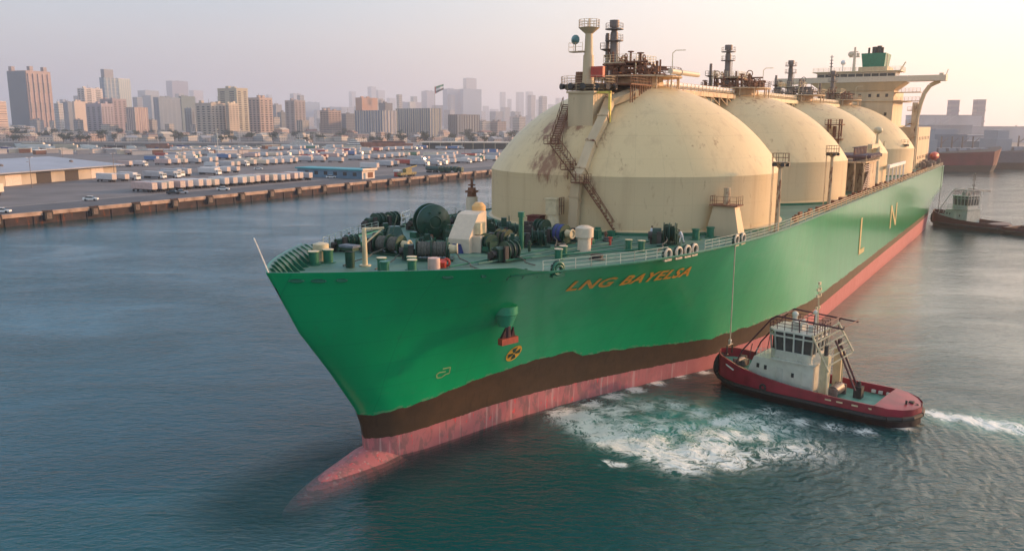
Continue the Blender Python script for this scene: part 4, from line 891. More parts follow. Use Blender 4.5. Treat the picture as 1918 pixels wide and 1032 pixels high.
# ------------------------------------------------------------ tugs
def tug_outline(a,Ln=24.5):
    return interp(a,[(0,.0),(.25,.9),(1,2.0),(2.2,2.9),(4,3.7),(7,4.15),(10,4.2),(20,4.15),(22,3.85),(23.3,3.0),(24.1,1.8),(24.5,0)])
def make_tug(name,label,hullm,housem,deckm,dark,mast=True,full=True):
    root=empty(name); tag(root,label,'tugboat')
    Zt=[(0,4.0),(3,3.5),(7,2.8),(11,2.35),(16,2.15),(20.4,2.15),(24.5,1.9)]
    st=[0,.12,.25,.6,1,1.6,2.2,3,4,5.5,7,8.5,10,11.5,13,14.5,16,17.5,19,20,20.6,21.4,22,22.7,23.3,23.8,24.1,24.35,24.5]
    h=M(); lv=[(-1.5,.6),(-.4,.86),(0,.9),(.7,.96),(.9,1.0),(1.0,1.0),('t',1.0)]
    for sg in(-1,1):
        b0=len(h.v)
        for z,k in lv:
            for a in st: 
                zz=interp(a,Zt) if z=='t' else z
                ax=a+ (0 if a>3 else (1-k)*1.5*(3-a)); kk=k if z!='t' else (.97 if a>2 else 1.05)
                h.v.append((ax,sg*tug_outline(a)*kk,zz))
        n=len(st)
        for j in range(len(lv)-1):
            for i in range(n-1): h.f.append([b0+j*n+i,b0+j*n+i+1,b0+(j+1)*n+i+1,b0+(j+1)*n+i]); h.mi.append(1 if j<4 else 0)
    h.build('hull',[hullm,dark],root,ang=50)
    f=M()
    for sg in(-1,1): f.tube([(a-.05 if a<1 else a,sg*(tug_outline(a)+.12),1.0) for a in st],.27,8)
    f.ell((0,0,1.9),(.55,1.6,1.5),12,8)
    f.build('rubber_fender',rubber,root)
    # inside of the bulwark and decks
    w=M()
    for sg in(-1,1):
        b0=len(w.v); S_=[a for a in st if a<=20.6]
        for a in S_: t=max(0,tug_outline(a)*(.97 if a>2 else 1.05)); z=interp(a,Zt); w.v+=[(a,sg*t,z),(a+.05,sg*max(0,t-.22),z+.003),(a+.05,sg*max(0,t-.25),max(1.1,z-1.15))]
        for i in range(len(S_)-1):
            for k in range(2): w.f.append([b0+3*i+k,b0+3*i+k+1,b0+3*i+k+4,b0+3*i+k+3]); w.mi.append(0)
    w.build('bulwark',hullm,root)
    d=M(); S_=[a for a in st if a<=20.8]; 
    d.v=[(a,-max(0,tug_outline(a)-.2),max(1.12,interp(a,Zt)-1.1)) for a in S_]+[(a,max(0,tug_outline(a)-.2),max(1.12,interp(a,Zt)-1.1)) for a in S_]
    for i in range(len(S_)-1): d.f.append([i,i+1,len(S_)+i+1,len(S_)+i]); d.mi.append(0)
    d.build('deck',deckm,root,smooth=False)
    # rounded closed stern
    s_=M(); A_=[20.6,21.4,22,22.7,23.3,23.8,24.1,24.35,24.49]; K_=[-1,-.85,-.5,0,.5,.85,1]
    for a in A_:
        for k in K_: t=tug_outline(a)*.97; s_.v.append((a,k*t,interp(a,Zt)+.10*(1-k*k)-.012*(a-20.6)**2*1.2+ .02))
    for i in range(len(A_)-1):
        for k in range(6): s_.f.append([i*7+k,i*7+k+1,(i+1)*7+k+1,(i+1)*7+k]); s_.mi.append(0)
    n=len(s_.v); s_.add([(20.6,-4.0,1.12),(20.6,4.0,1.12),(20.6,4.0,2.2),(20.6,-4.0,2.2)],[(0,1,2,3)])
    so=s_.build('stern_cover',hullm,root)
    if full:
        x=M(); x.torus((23.7,.3,1.85),.3,.09,'Z'); x.box((23.3,.3,1.95),(.5,.5,.4)); x.cyl((23,-.6,1.9),(23,-.6,2.4),.12,.12,8); x.build('tow_hook',rubber,root)
    g=M(); wd=2.75
    g.add([(4.6,-wd+.5,2.0),(13.2,-wd,1.2),(13.2,wd,1.2),(4.6,wd-.5,2.0),(5.6,-wd+.5,4.5),(13.2,-wd,4.7),(13.2,wd,4.7),(5.6,wd-.5,4.5)],[(0,1,2,3),(4,5,6,7),(0,1,5,4),(2,3,7,6),(1,2,6,5),(3,0,4,7)])
    ho=g.build('deck_house',housem,root,smooth=False)
    for k,(a,z) in enumerate(((6.2,3.5),(7.2,3.45),(10.7,3.2))):
        for sg in(-1,1): q=M(); yy=sg*(wd-.5+.5*(a-4.6)/8.6); q.box((a,yy,z),(.34,.10,.5)); q.build('window',glassm,ho,smooth=False)
    for sg in(-1,1): 
        q=M(); q.box((9.1,sg*(wd-.21),2.75),(.8,.12,2.0)); q.build('door',tugwhite if housem!=tugwhite else mat('door_white',(.52,.53,.48),.5,var=.1),ho,smooth=False)
        q=M(); q.box((12.4,sg*(wd-.03),3.0),(1.0,.12,1.5)); q.build('door',housem,ho,smooth=False)
    u=M(); u.bx(8.0,13.4,-2.9,2.9,4.7,4.85); u.rail([(6,-2.4,4.6),(8,-2.7,4.85),(13.2,-2.85,4.85)],.95,.035,.5,3); u.rail([(6,2.4,4.6),(8,2.7,4.85),(13.2,2.85,4.85)],.95,.035,.5,3); u.build('boat_deck',housem,root,smooth=False)
    # wheelhouse: posts, upper band, glass inside
    W0=[(7.5,-1.7),(8.3,-2.3),(12.7,-2.3),(12.7,2.3),(8.3,2.3),(7.5,1.7)]
    v=M(); v.prism(W0,4.85,5.75); 
    W1=[(7.2,-1.8),(8.1,-2.45),(12.8,-2.45),(12.8,2.45),(8.1,2.45),(7.2,1.8)]
    v.prism(W1,7.35,7.5); v.prism([(a*1.0,b*1.05) for a,b in W1],7.95,8.15)
    segs=list(zip(W0,W0[1:]+W0[:1])); 
    def pw(a,b,f,z):  # wall point at height fraction
        q0=(a[0]+(b[0]-a[0])*f,a[1]+(b[1]-a[1])*f); k=1+.05*(z-5.75)/1.6; return (10.5+(q0[0]-10.5)*k,q0[1]*k,z)
    for a,b in segs:
        L_=math.hypot(b[0]-a[0],b[1]-a[1]); n_=max(1,round(L_/1.15))
        for i in range(n_+1): v.cyl(pw(a,b,i/n_,5.7),pw(a,b,i/n_,8.0),.11,.11,4)
    wo=v.build('wheelhouse',housem,root,smooth=False)
    v=M(); v.prism([(10.5+(a-10.5)*.97,b*.97) for a,b in W0],5.7,7.96); v.build('window',glassm,wo,smooth=False)
    v=M(); v.rail([(7.4,-2.2,8.15),(12.9,-2.4,8.15),(12.9,2.4,8.15),(7.4,2.2,8.15),(7.4,-2.2,8.15)],1.1,.045,.8,3); v.build('roof_rail',tugdark,wo,smooth=False)
    v=M(); v.box((10.2,-.2,8.5),(1.3,1.9,.7)); v.box((10.2,-.2,9.0),(.6,2.2,.15)); v.cyl((9,1.2,8.1),(9,1.2,9.3),.3,.3,10); v.ell((9,1.2,9.4),(.4,.4,.35)); v.cyl((11.5,1.4,8.1),(11.5,1.4,9.8),.15,.1,8); v.ell((11.4,1.4,9.9),(.3,.3,.3)); v.box((12,-1,8.5),(.6,.6,.7)); v.build('radar_gear',housem,wo)
    v=M()
    for sg in(-1,1):
        v.tube([(3.4,sg*2.6,3.2),(4.2,sg*2.6,5.0),(7.6,sg*2.5,9.2),(8.3,sg*2.5,9.7),(16.2,sg*2.3,9.35)],.10,6)
        v.tube([(5.0,sg*2.6,3.4),(5.4,sg*2.5,6.0)],.06,5)
        for a in(11,14.0): v.cyl((a,sg*2.4,9.6),(a,sg*2.1,8.15),.07,.07,5)
    for a in(8.3,11,14,16.2): v.cyl((a,-2.45,9.6),(a,2.45,9.6),.08,.08,6)
    v.build('guard_frame',tugdark if full else mat('frame_grey',(.35,.33,.32),.6),root)
    if mast:
        v=M(); v.cyl((12.2,.3,8.1),(12.0,.3,13.4),.10,.05,8)
        for z,s in((10.6,.4),(12.0,.5),(12.7,.45),(13.4,.12)): v.box((12.05,.3,z),(.12,s*2,.1)); v.box((12.05,.3+s,z+.15),(.22,.22,.3)); v.box((12.05,.3-s,z+.15),(.22,.22,.3))
        v.cyl((12.0,.9,12.1),(12.0,.9,13.6),.03,.03,4); v.build('mast',dkmetal if not full else sand,root)
    if full:
        for sg in(-1,1):
            v=M(); v.box((14.3,sg*2.1,3.6),(.9,.8,4.9)); v.build('funnel',sand,root)
            v=M(); v.cyl((14.3,sg*2.1,6),(14.3,sg*2.1,7.2),.25,.25,10); v.build('exhaust_pipe',dkmetal,root)
        v=M()
        for k in range(6): v.cyl((12.9+.35*k,-2.6,8.0-.62*k),(14.4+.35*k,1.2,9.2-.62*k),.10,.10,6)
        v.cyl((12.7,-2.6,8.2),(14.9,-2.6,4.4),.12,.12,6); v.cyl((14.2,1.2,9.3),(16.2,1.2,6.2),.12,.12,6); v.build('exterior_stair',sand,root)
        v=M(); v.cyl((14.6,-2.5,4.6),(14.9,-2.7,1.6),.14,.14,8); v.cyl((14.9,-2.7,1.6),(14.0,-2.8,1.2),.16,.16,8); v.cyl((15.2,1.0,6.2),(17.2,.8,2.2),.12,.12,8); v.cyl((15.2,1.0,6.2),(15.2,1.0,1.4),.10,.10,8); v.build('tow_gantry',sand,root)
        v=M(); 
        for y in(-.3,.7): v.cyl((14.6,y,7.5),(17.3,y,2.2),.13,.13,8)
        v.build('gantry_leg',tugdark,root)
        v=M(); v.cyl((15.1,-1.4,1.9),(15.1,1.0,1.9),.62,.62,18); v.box((15.1,-1.6,1.7),(1.3,.3,1.2)); v.box((15.1,1.2,1.7),(1.3,.3,1.2)); v.box((14.4,0,1.5),(.5,2,.8)); v.build('towing_winch',grymetal,root)
        v=M(); v.box((17.3,.9,1.8),(.9,1.0,1.3)); v.cyl((17.3,.9,2.4),(17.3,.9,3.0),.3,.2,8); v.build('capstan',rubber,root)
        for a,y in((16.9,1.8),(17.4,1.2),(18.2,3.5),(19,3.5),(19.9,3.5),(20.4,3.2)): v=M(); v.box((a,y,1.45),(.45,.28,.3)); v.build('vent_box',tugwhite,root)
        for a in(15.6,16.9,18.6,20.2): v=M(); v.box((a,-tug_outline(a)*.97-.02,1.75),(.7 if a<19 else .4,.08,.16)); v.build('freeing_port',sand,root)
        v=M(); v.torus((7.8,-4.2,1.55),.33,.13,'Y'); v.build('tyre_fender',rubber,root)
        v=M(); v.cyl((2.7,-.9,2.9),(2.7,.9,2.9),.4,.4,14); v.box((2.7,-1.1,2.9),(.8,.2,.9)); v.box((2.7,1.1,2.9),(.8,.2,.9)); v.box((3.4,0,2.8),(.5,1.4,.7)); v.build('bow_winch',grymetal,root)
        v=M(); v.tube([(1.2,-.7,3.5),(1.2,-.7,4.6),(1.2,.7,4.6),(1.2,.7,3.5)],.10,8); v.torus((.9,-.9,3.6),.5,.06,'Z'); v.build('bow_bitt',dkmetal,root)
        v=M(); v.tube([(1.0,-1.7,3.6),(1.7,-2.3,3.1),(2.5,-3.0,2.9),(3.6,-3.6,2.7)],.09,6); v.build('hawser',white,root)
        v=M(); v.cyl((1.1,.2,4.6),(1.1,.2,5.0),.18,.18,8); v.ell((1.1,.2,5.1),(.22,.22,.18)); v.build('bow_light',white,root)
    return root
def place(root,bow,stern):  # world points
    d=stern-bow; root.location=(bow.x,bow.y,0); root.rotation_euler=(0,0,math.atan2(d.y,d.x))
t1=make_tug('tugboat','red and white tugboat pushing its bow against the port side of the green gas tanker',tugred,tugwhite,tugdeck,mat('tug_black_red',(.025,.012,.014),.5,var=.3,rust=.1))
place(t1,ws((43.6,-20.5,0)),ws((40.1,-44,0))); t1.scale=(.975,1,1.03)
tugh2=mat('far_tug_red',(.06,.012,.018),.5,var=.3); 
t2=make_tug('tugboat','small dark tugboat with an arched roof frame nudging the stern of the gas tanker',tugh2,mat('far_tug_grey',(.42,.44,.41),.5,var=.15),tugdeck,rubber,True,False)
place(t2,ws((242.3,-24.6,0)),ws((231.5,-43.5,0))); t2.scale=(1.0,1.15,1.25)
t3=make_tug('tugboat','low dark tug stern at the right edge of the photo, behind the far tugboat',tugh2,tugwhite,tugdeck,rubber,True,False)
place(t3,ws((222,-66.5,0)),ws((231.0,-45.5,0)))
# tow lines
def line(a,b,sag,r,label,m,n=14):
    q=M(); P=[a.lerp(b,i/n)-Vector((0,0,sag*4*(i/n)*(1-i/n))) for i in range(n+1)]; q.tube([tuple(p) for p in P],r,6); o=q.build('tow_line',m); tag(o,label,'rope'); return o
bpy.context.view_layer.update()
pt=D(1411,456,18.4); line(t1.matrix_world@Vector((1.2,0,4.6)),ws((pt.x,-decky(pt.x),18.3)),.25,.07,'pale tow rope rising from the red tugboat to the tanker rail',mat('pale_rope',(.55,.50,.38),.8))
line(t2.matrix_world@Vector((1.2,0,4.0)),ws((258,-24.2,18.2)),.1,.09,'thin dark tow rope between the far tugboat and the tanker stern',rubber)
# ============================================================ WATER
def ws_(p): return ORG+AFT*p[0]-PORT*p[1]
def coords(lo,hi,step,ext,far):
    a=list(np.arange(lo,hi+.01,step)); 
    l=[];x=lo;s=step
    while x>-far: s*=1.35; x-=s; l.append(x)
    r=[];x=a[-1];s=step
    while x<ext: s*=1.35; x+=s; r.append(x)
    return l[::-1]+a+r
xs=np.array(coords(-22,64,.45,14000,14000)); ys=np.array(coords(58,125,.45,16000,260))
XX,YY=np.meshgrid(xs,ys); nx,ny=len(xs),len(ys)
me=bpy.data.meshes.new('water'); 
V=np.c_[XX.ravel(),YY.ravel(),np.zeros(nx*ny)]
idx=np.arange(nx*ny).reshape(ny,nx); Fq=np.stack([idx[:-1,:-1],idx[:-1,1:],idx[1:,1:],idx[1:,:-1]],-1).reshape(-1,4)
me.vertices.add(len(V)); me.vertices.foreach_set('co',V.ravel()); me.loops.add(Fq.size); me.loops.foreach_set('vertex_index',Fq.ravel()); me.polygons.add(len(Fq)); me.polygons.foreach_set('loop_start',np.arange(0,Fq.size,4)); me.update(); me.validate()
me.polygons.foreach_set('use_smooth',[True]*len(Fq))
def blobs(L_):
    f=np.zeros(len(V))
    for px,py,r,k in L_:
        g=G(px,py); f=np.maximum(f,k*np.exp(-((V[:,0]-g.x)**2+(V[:,1]-g.y)**2)/(2*r*r)))
    return f
FO=[(1062,776,1.3,.95),(1085,782,1.7,1),(1105,800,1.5,.95),(1135,812,1.6,.85),(1150,822,1.5,1),(1185,836,1.4,.9),(1215,825,1.6,.8),(1240,850,1.5,.9),(1280,868,1.5,.85),(1310,850,1.9,.8),(1340,835,1.6,.75),(1370,815,1.3,.65),(1355,790,1.2,.55),(1150,770,1.3,.75),(1110,757,1.0,.8),(1150,742,.9,.75),(1190,730,.8,.7),(1230,718,.7,.65),(1275,706,.6,.6),(1320,697,.6,.6),
 (1235,790,1.6,.38),(1285,800,1.6,.36),(1200,760,1.6,.40),(1260,760,1.6,.40),(1310,775,1.6,.40),(1400,785,1.6,.42),(1420,820,1.6,.40),(1450,850,1.4,.45),(1480,840,1.4,.42),(1390,855,1.8,.48),(1370,872,1.0,.55),(1440,770,1.0,.4),(1500,790,.9,.4),(1560,800,.8,.42),(1620,808,.8,.42),(1690,800,.7,.5),(1420,800,3.2,.33),(1500,840,2.6,.28),(1330,815,2.4,.42),(1230,810,2.4,.40),(1170,795,1.6,.6),
 (1738,772,.7,.85),(1760,778,.8,.8),(1790,782,.9,.75),(1825,788,1.0,.75),(1860,796,1.1,.7),(1895,800,1.2,.7),(1935,806,1.4,.65),(1980,815,1.5,.6),(1135,866,.35,.8),(1150,869,.35,.85),(1165,870,.35,.7),(1745,412,1.0,.8)]
TU=[(1150,790,5,.75),(1230,800,5,1),(1300,790,5,1),(1370,800,4,.8),(1200,750,4,.7),(1440,810,3,.45),(1780,785,2,.6),(1860,795,2.5,.7),(1920,805,3,.7)]
CH=[(1400,850,7,1),(1550,880,9,1),(1700,850,9,1),(1850,850,9,1),(1500,950,7,.9),(1700,980,9,1),(1900,950,9,1),(1350,880,4,.8),(1230,880,3,.4),(600,975,3.5,.35)]
for nm,l_ in(('foam',FO),('turb',TU),('chop',CH)):
    a=me.attributes.new(nm,'FLOAT','POINT'); a.data.foreach_set('value',blobs(l_).astype(np.float32))
gw_=G(1150,820); dd_=np.hypot(V[:,0]-gw_.x,V[:,1]-gw_.y); wz_=np.zeros(len(V)); q_=np.random.default_rng(4)
for k in range(26):
    a_=q_.uniform(0,6.28); f_=q_.uniform(.8,3.2); wz_+=np.sin((V[:,0]*np.cos(a_)+V[:,1]*np.sin(a_))*f_+q_.uniform(0,6.28))/26**.5/f_**.5
V[:,2]=wz_*(.16*blobs(TU)+.05*blobs(CH)); me.vertices.foreach_set('co',V.ravel()); me.update(); cal=np.interp(dd_,[25,60,130,260,500,1500],[1,1,.95,.6,.42,.30]); kr_=np.clip((V[:,0]-38)/30,0,1)*np.clip((V[:,1]-95)/25,0,1); cal=cal*(1-kr_)+np.maximum(0*cal,np.interp(V[:,1],[100,170,300],[.6,.6,1.0]))*kr_
cl_=np.zeros(len(V))
for s__ in(-11,-8,-5,-2,1,5,10,16,22,28,34):
    w__=ws_((s__,0,0) if s__<0 else (s__,-hb(s__,0),0)); cl_=np.maximum(cl_,np.clip(1.6-np.hypot(V[:,0]-w__.x,V[:,1]-w__.y)/(5.5 if s__<3 else 3.2),0,1))
ac_=me.attributes.new('clear','FLOAT','POINT'); ac_.data.foreach_set('value',cl_.astype(np.float32))
a=me.attributes.new('calm','FLOAT','POINT'); a.data.foreach_set('value',cal.astype(np.float32))
wat=bpy.data.objects.new('water',me); COL.objects.link(wat); tag(wat,kind='structure')
m,t,p,n,l=nodes('sea_water'); tc=n('ShaderNodeTexCoord'); O=tc.outputs['Object']
def attr(k): a=n('ShaderNodeAttribute'); a.attribute_name=k; return a.outputs['Fac']
fo,tu,chp=attr('foam'),attr('turb'),attr('chop')
# swirled coordinates inside the wash
c0=G(1235,800); 
wz=noise(t,O,.22,3,.6,out=1); ad_=n('ShaderNodeVectorMath'); ad_.operation='MULTIPLY_ADD'; l(wz,ad_.inputs[0]); ad_.inputs[1].default_value=(5,5,0); l(O,ad_.inputs[2]); SW=ad_.outputs[0]
wz2=noise(t,SW,.9,3,.6,out=1); ad2=n('ShaderNodeVectorMath'); ad2.operation='MULTIPLY_ADD'; l(wz2,ad2.inputs[0]); ad2.inputs[1].default_value=(2.2,2.2,0); l(SW,ad2.inputs[2]); S2=ad2.outputs[0]
sb=n('ShaderNodeVectorMath'); sb.operation='SUBTRACT'; l(SW,sb.inputs[0]); sb.inputs[1].default_value=(c0.x,c0.y,0); sq=n('ShaderNodeSeparateXYZ'); l(sb.outputs[0],sq.inputs[0]); ln_=n('ShaderNodeVectorMath'); ln_.operation='LENGTH'; l(sb.outputs[0],ln_.inputs[0])
th_=mth(t,'ARCTAN2',sq.outputs[1],sq.outputs[0]); cp=n('ShaderNodeCombineXYZ'); l(mth(t,'MULTIPLY',ln_.outputs['Value'],1.25),cp.inputs[0]); l(mth(t,'MULTIPLY',mth(t,'SINE',th_),3.2),cp.inputs[1]); l(mth(t,'MULTIPLY',mth(t,'COSINE',th_),3.2),cp.inputs[2])
f1=noise(t,cp.outputs[0],.95,9,.68,.6); f3=noise(t,S2,.5,8,.66); f2=noise(t,S2,5.5,6,.8)
rg=lambda f,w: mth(t,'MAXIMUM',mth(t,'SUBTRACT',1.0,mth(t,'MULTIPLY',mth(t,'ABSOLUTE',mth(t,'SUBTRACT',f,.5)),w)),0)
lace=mth(t,'ADD',mth(t,'ADD',mth(t,'MULTIPLY',rg(f1,9),.58),mth(t,'MULTIPLY',rg(f3,11),.46)),mth(t,'MULTIPLY',f2,.30))
fm_=n('ShaderNodeMapRange'); fm_.inputs[1].default_value=.62; fm_.inputs[2].default_value=1.20; l(mth(t,'ADD',mth(t,'MULTIPLY',fo,.72),lace),fm_.inputs[0])
foam=mth(t,'MULTIPLY',fm_.outputs[0],mth(t,'MINIMUM',mth(t,'MULTIPLY',fo,2.6),1.0))
body=mixc(t,noise(t,O,.02,3),(.0003,.050,.058),(.0006,.068,.072))
body=mixc(t,mth(t,'MULTIPLY',tu,mth(t,'ADD',noise(t,SW,.5,5,.6),.2)),body,(.06,.42,.33))
col=mixc(t,foam,body,(.88,.92,.90)); l(col,p.inputs['Base Color']); l(mth(t,'MULTIPLY_ADD',foam,.6,.06),p.inputs['Roughness']); p.inputs['IOR'].default_value=1.42
l(mth(t,'MINIMUM',mth(t,'ADD',mth(t,'ADD',mth(t,'SUBTRACT',1.0,mth(t,'MULTIPLY',attr('clear'),.56)),foam),mth(t,'MULTIPLY',tu,.5)),1.0),p.inputs['Alpha'])
r1=noise(t,O,.75,5,.55,.3,sc3=(1,2.6,1,R(28))); r2=noise(t,O,.22,3,.5,.4,sc3=(1,2.0,1,R(-18))); r3=noise(t,O,2.6,3,.6,.2,sc3=(1,1.8,1,R(10)))
hgt=mth(t,'ADD',mth(t,'ADD',mth(t,'MULTIPLY',r1,.42),mth(t,'MULTIPLY',r2,.50)),mth(t,'MULTIPLY',r3,.13))
# rings spreading from the wash
cc=G(1330,800); dd=n('ShaderNodeVectorMath'); dd.operation='DISTANCE'; l(SW,dd.inputs[0]); dd.inputs[1].default_value=(cc.x+2.5,cc.y+2.5,0)
ringv=mth(t,'SINE',mth(t,'ADD',mth(t,'MULTIPLY',dd.outputs['Value'],4.6),mth(t,'MULTIPLY',noise(t,O,.5,2),5)))
hgt=mth(t,'MULTIPLY',mth(t,'MULTIPLY',hgt,attr('calm')),mth(t,'MULTIPLY_ADD',noise(t,O,.022,4,.6,.6,sc3=(1,2.2,1,R(20))),2.6,-.35)); hgt=mth(t,'ADD',hgt,mth(t,'MULTIPLY',mth(t,'MULTIPLY',ringv,chp),.10)); hgt=mth(t,'ADD',hgt,mth(t,'MULTIPLY',mth(t,'MULTIPLY',noise(t,SW,1.6,6,.65,.6),mth(t,'ADD',tu,mth(t,'MULTIPLY',chp,.7))),.42))
b=n('ShaderNodeBump'); b.inputs['Strength'].default_value=.9; b.inputs['Distance'].default_value=.40; l(hgt,b.inputs['Height']); l(b.outputs[0],p.inputs['Normal'])
me.materials.append(m)
def murk(name,z,alpha,x0,x1,y0,y1):
    m,t,p,n,l=nodes(name); p.inputs['Base Color'].default_value=(.002,.10,.115,1); p.inputs['Roughness'].default_value=1; p.inputs['Specular IOR Level'].default_value=0; p.inputs['Alpha'].default_value=alpha
    q=M(); q.add([(x0,y0,z),(x1,y0,z),(x1,y1,z),(x0,y1,z)],[(0,1,2,3)]); o=q.build('water_depth',m,smooth=False); tag(o,kind='structure')
[murk('murk_%d'%k,-.30-.32*k,.20+.015*k,-60,60,45,130) for k in range(8)]; murk('seabed',-7.0,1,-14000,14000,-260,16000)
# ============================================================ QUAY
QZ=3.5; Q0=G(0,405,QZ); Q1=G(915,319.5,QZ); qd=(Q1-Q0); qd.z=0; qd.normalize(); qn=Vector((qd.y,-qd.x,0))   # qn points to the water
qrz=math.atan2(qd.y,qd.x)
A0=Q0-qd*260; A1=Q1+qd*260
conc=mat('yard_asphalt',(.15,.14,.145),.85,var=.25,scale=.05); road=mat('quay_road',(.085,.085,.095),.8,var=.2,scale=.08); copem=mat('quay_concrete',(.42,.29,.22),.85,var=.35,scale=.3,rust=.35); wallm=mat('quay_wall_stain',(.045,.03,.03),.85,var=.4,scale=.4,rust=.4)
gm=mat('city_ground',(.20,.18,.17),.9,var=.35,scale=.02)
YC0,YC1=900,1120
g=M(); 
def slab(g,poly,z0=-6,z1=QZ):
    a=sum(poly[i][0]*poly[(i+1)%len(poly)][1]-poly[(i+1)%len(poly)][0]*poly[i][1] for i in range(len(poly)))
    g.prism(poly if a>0 else poly[::-1],z0,z1)
slab(g,[(A0.x,A0.y),(A1.x,A1.y),(A1.x+60,YC0),(-150,YC0),(-400,YC0),(-420,775),(-2600,775),(-2600,A0.y)]); g.build('ground',conc,smooth=False)['kind']='structure'
g=M(); slab(g,[(-150,YC0),(A1.x+60,YC0),(330,YC1),(-150,YC1)]); slab(g,[(-12000,YC1),(330,YC1),(450,3000),(600,16000),(-12000,16000)]); g.build('ground',gm,smooth=False)['kind']='structure'
g=M(); slab(g,[(252,655),(330,640),(1000,560),(12000,560),(12000,16000),(900,16000),(450,2400)]); g.build('ground',gm,smooth=False)['kind']='structure'
g=M(); a,b=A0-qn*1.2,A1-qn*1.2; c,d=A1-qn*24,A0-qn*24; g.add([(q.x,q.y,QZ+.005) for q in(a,b,c,d)],[(0,1,2,3)]); g.build('road',road,smooth=False)['kind']='structure'
g=M()
for off,w,s0,s1 in((26,.9,0,1),(9,.22,0,1)):
    if off==9:
        for k in range(60): a=A0+qd*(k*12)-qn*off; b=a+qd*5; g.add([(q.x,q.y,QZ+.012) for q in(a,b,b-qn*w,a-qn*w)],[(0,1,2,3)])
    else: a=A0-qn*off; b=A1-qn*off; g.add([(q.x,q.y,QZ+.012) for q in(a,b,b-qn*w,a-qn*w)],[(0,1,2,3)])
g.build('road_marking',mat('worn_line',(.33,.29,.26),.8,var=.4,scale=.3),smooth=False)['kind']='structure'
qw=empty('quay_wall',(A0.x,A0.y,0),qrz); tag(qw,'long weathered quay wall with rusty concrete cope along the harbour basin','wall')
QL=(A1-A0).length
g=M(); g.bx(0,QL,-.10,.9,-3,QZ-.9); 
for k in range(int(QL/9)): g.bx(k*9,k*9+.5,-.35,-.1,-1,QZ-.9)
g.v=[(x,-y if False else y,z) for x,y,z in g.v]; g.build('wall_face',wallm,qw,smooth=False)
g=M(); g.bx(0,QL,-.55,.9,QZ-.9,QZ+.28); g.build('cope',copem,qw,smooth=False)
f0=G(112,405,QZ-1); f1_=G(843,336,QZ-1); sA=(f0-A0).dot(qd); sB=(f1_-A0).dot(qd); stp=(sB-sA)/13
fend=None; fbm=M(); fbm.box((0,-.95,-.2),(2.7,.8,2.6)); 
k0=-int(sA/stp)
nf=0
for k in range(k0,20):
    s=sA+k*stp
    if s>QL-2: break
    w_=A0+qd*s; w_.z=QZ-1.1
    if fend is None:
        root=empty('dock_fender',w_,qrz); fbm.build('rubber_block',rubber,root); z_=M(); z_.box((0,-.35,.1),(3.3,.45,3.0)); z_.build('backing_plate',wallm,root); z_=M(); z_.box((0,-1.4,-.1),(1.6,.12,1.9)); z_.build('face_plate',mat('fender_face',(.16,.12,.10),.7,var=.4,rust=.5),root); fend=root; o=root
    else: o=dup(fend,None,w_)
    nf+=1; tag(o,'black rubber dock fender bolted to the quay wall, number of its row counted along the water','fender','dock fenders along the quay wall')
ORDW='first second third fourth fifth sixth seventh eighth ninth tenth eleventh twelfth thirteenth fourteenth fifteenth sixteenth seventeenth eighteenth nineteenth twentieth'.split()
TENS={20:'twenty',30:'thirty',40:'forty',50:'fifty',60:'sixty',70:'seventy',80:'eighty',90:'ninety'}
def nth(i):  # 0-based
    if i<20: return ORDW[i]
    t_=(i+1)//10*10; r_=(i+1)%10
    return (TENS[t_][:-1]+'ieth') if r_==0 else TENS[t_]+'-'+ORDW[r_-1]
def screen_x(P):
    q=Vector(P)-CAM; return q.x/max(.1,q.y)
def relabel(objs,fmt):
    for i,o in enumerate(sorted(objs,key=lambda o:screen_x(o.location))): o['label']=fmt.format(nth(i))
relabel([o for o in bpy.data.objects if o.name.startswith('dock_fender')],'black rubber fender, {} from the left on the quay wall')
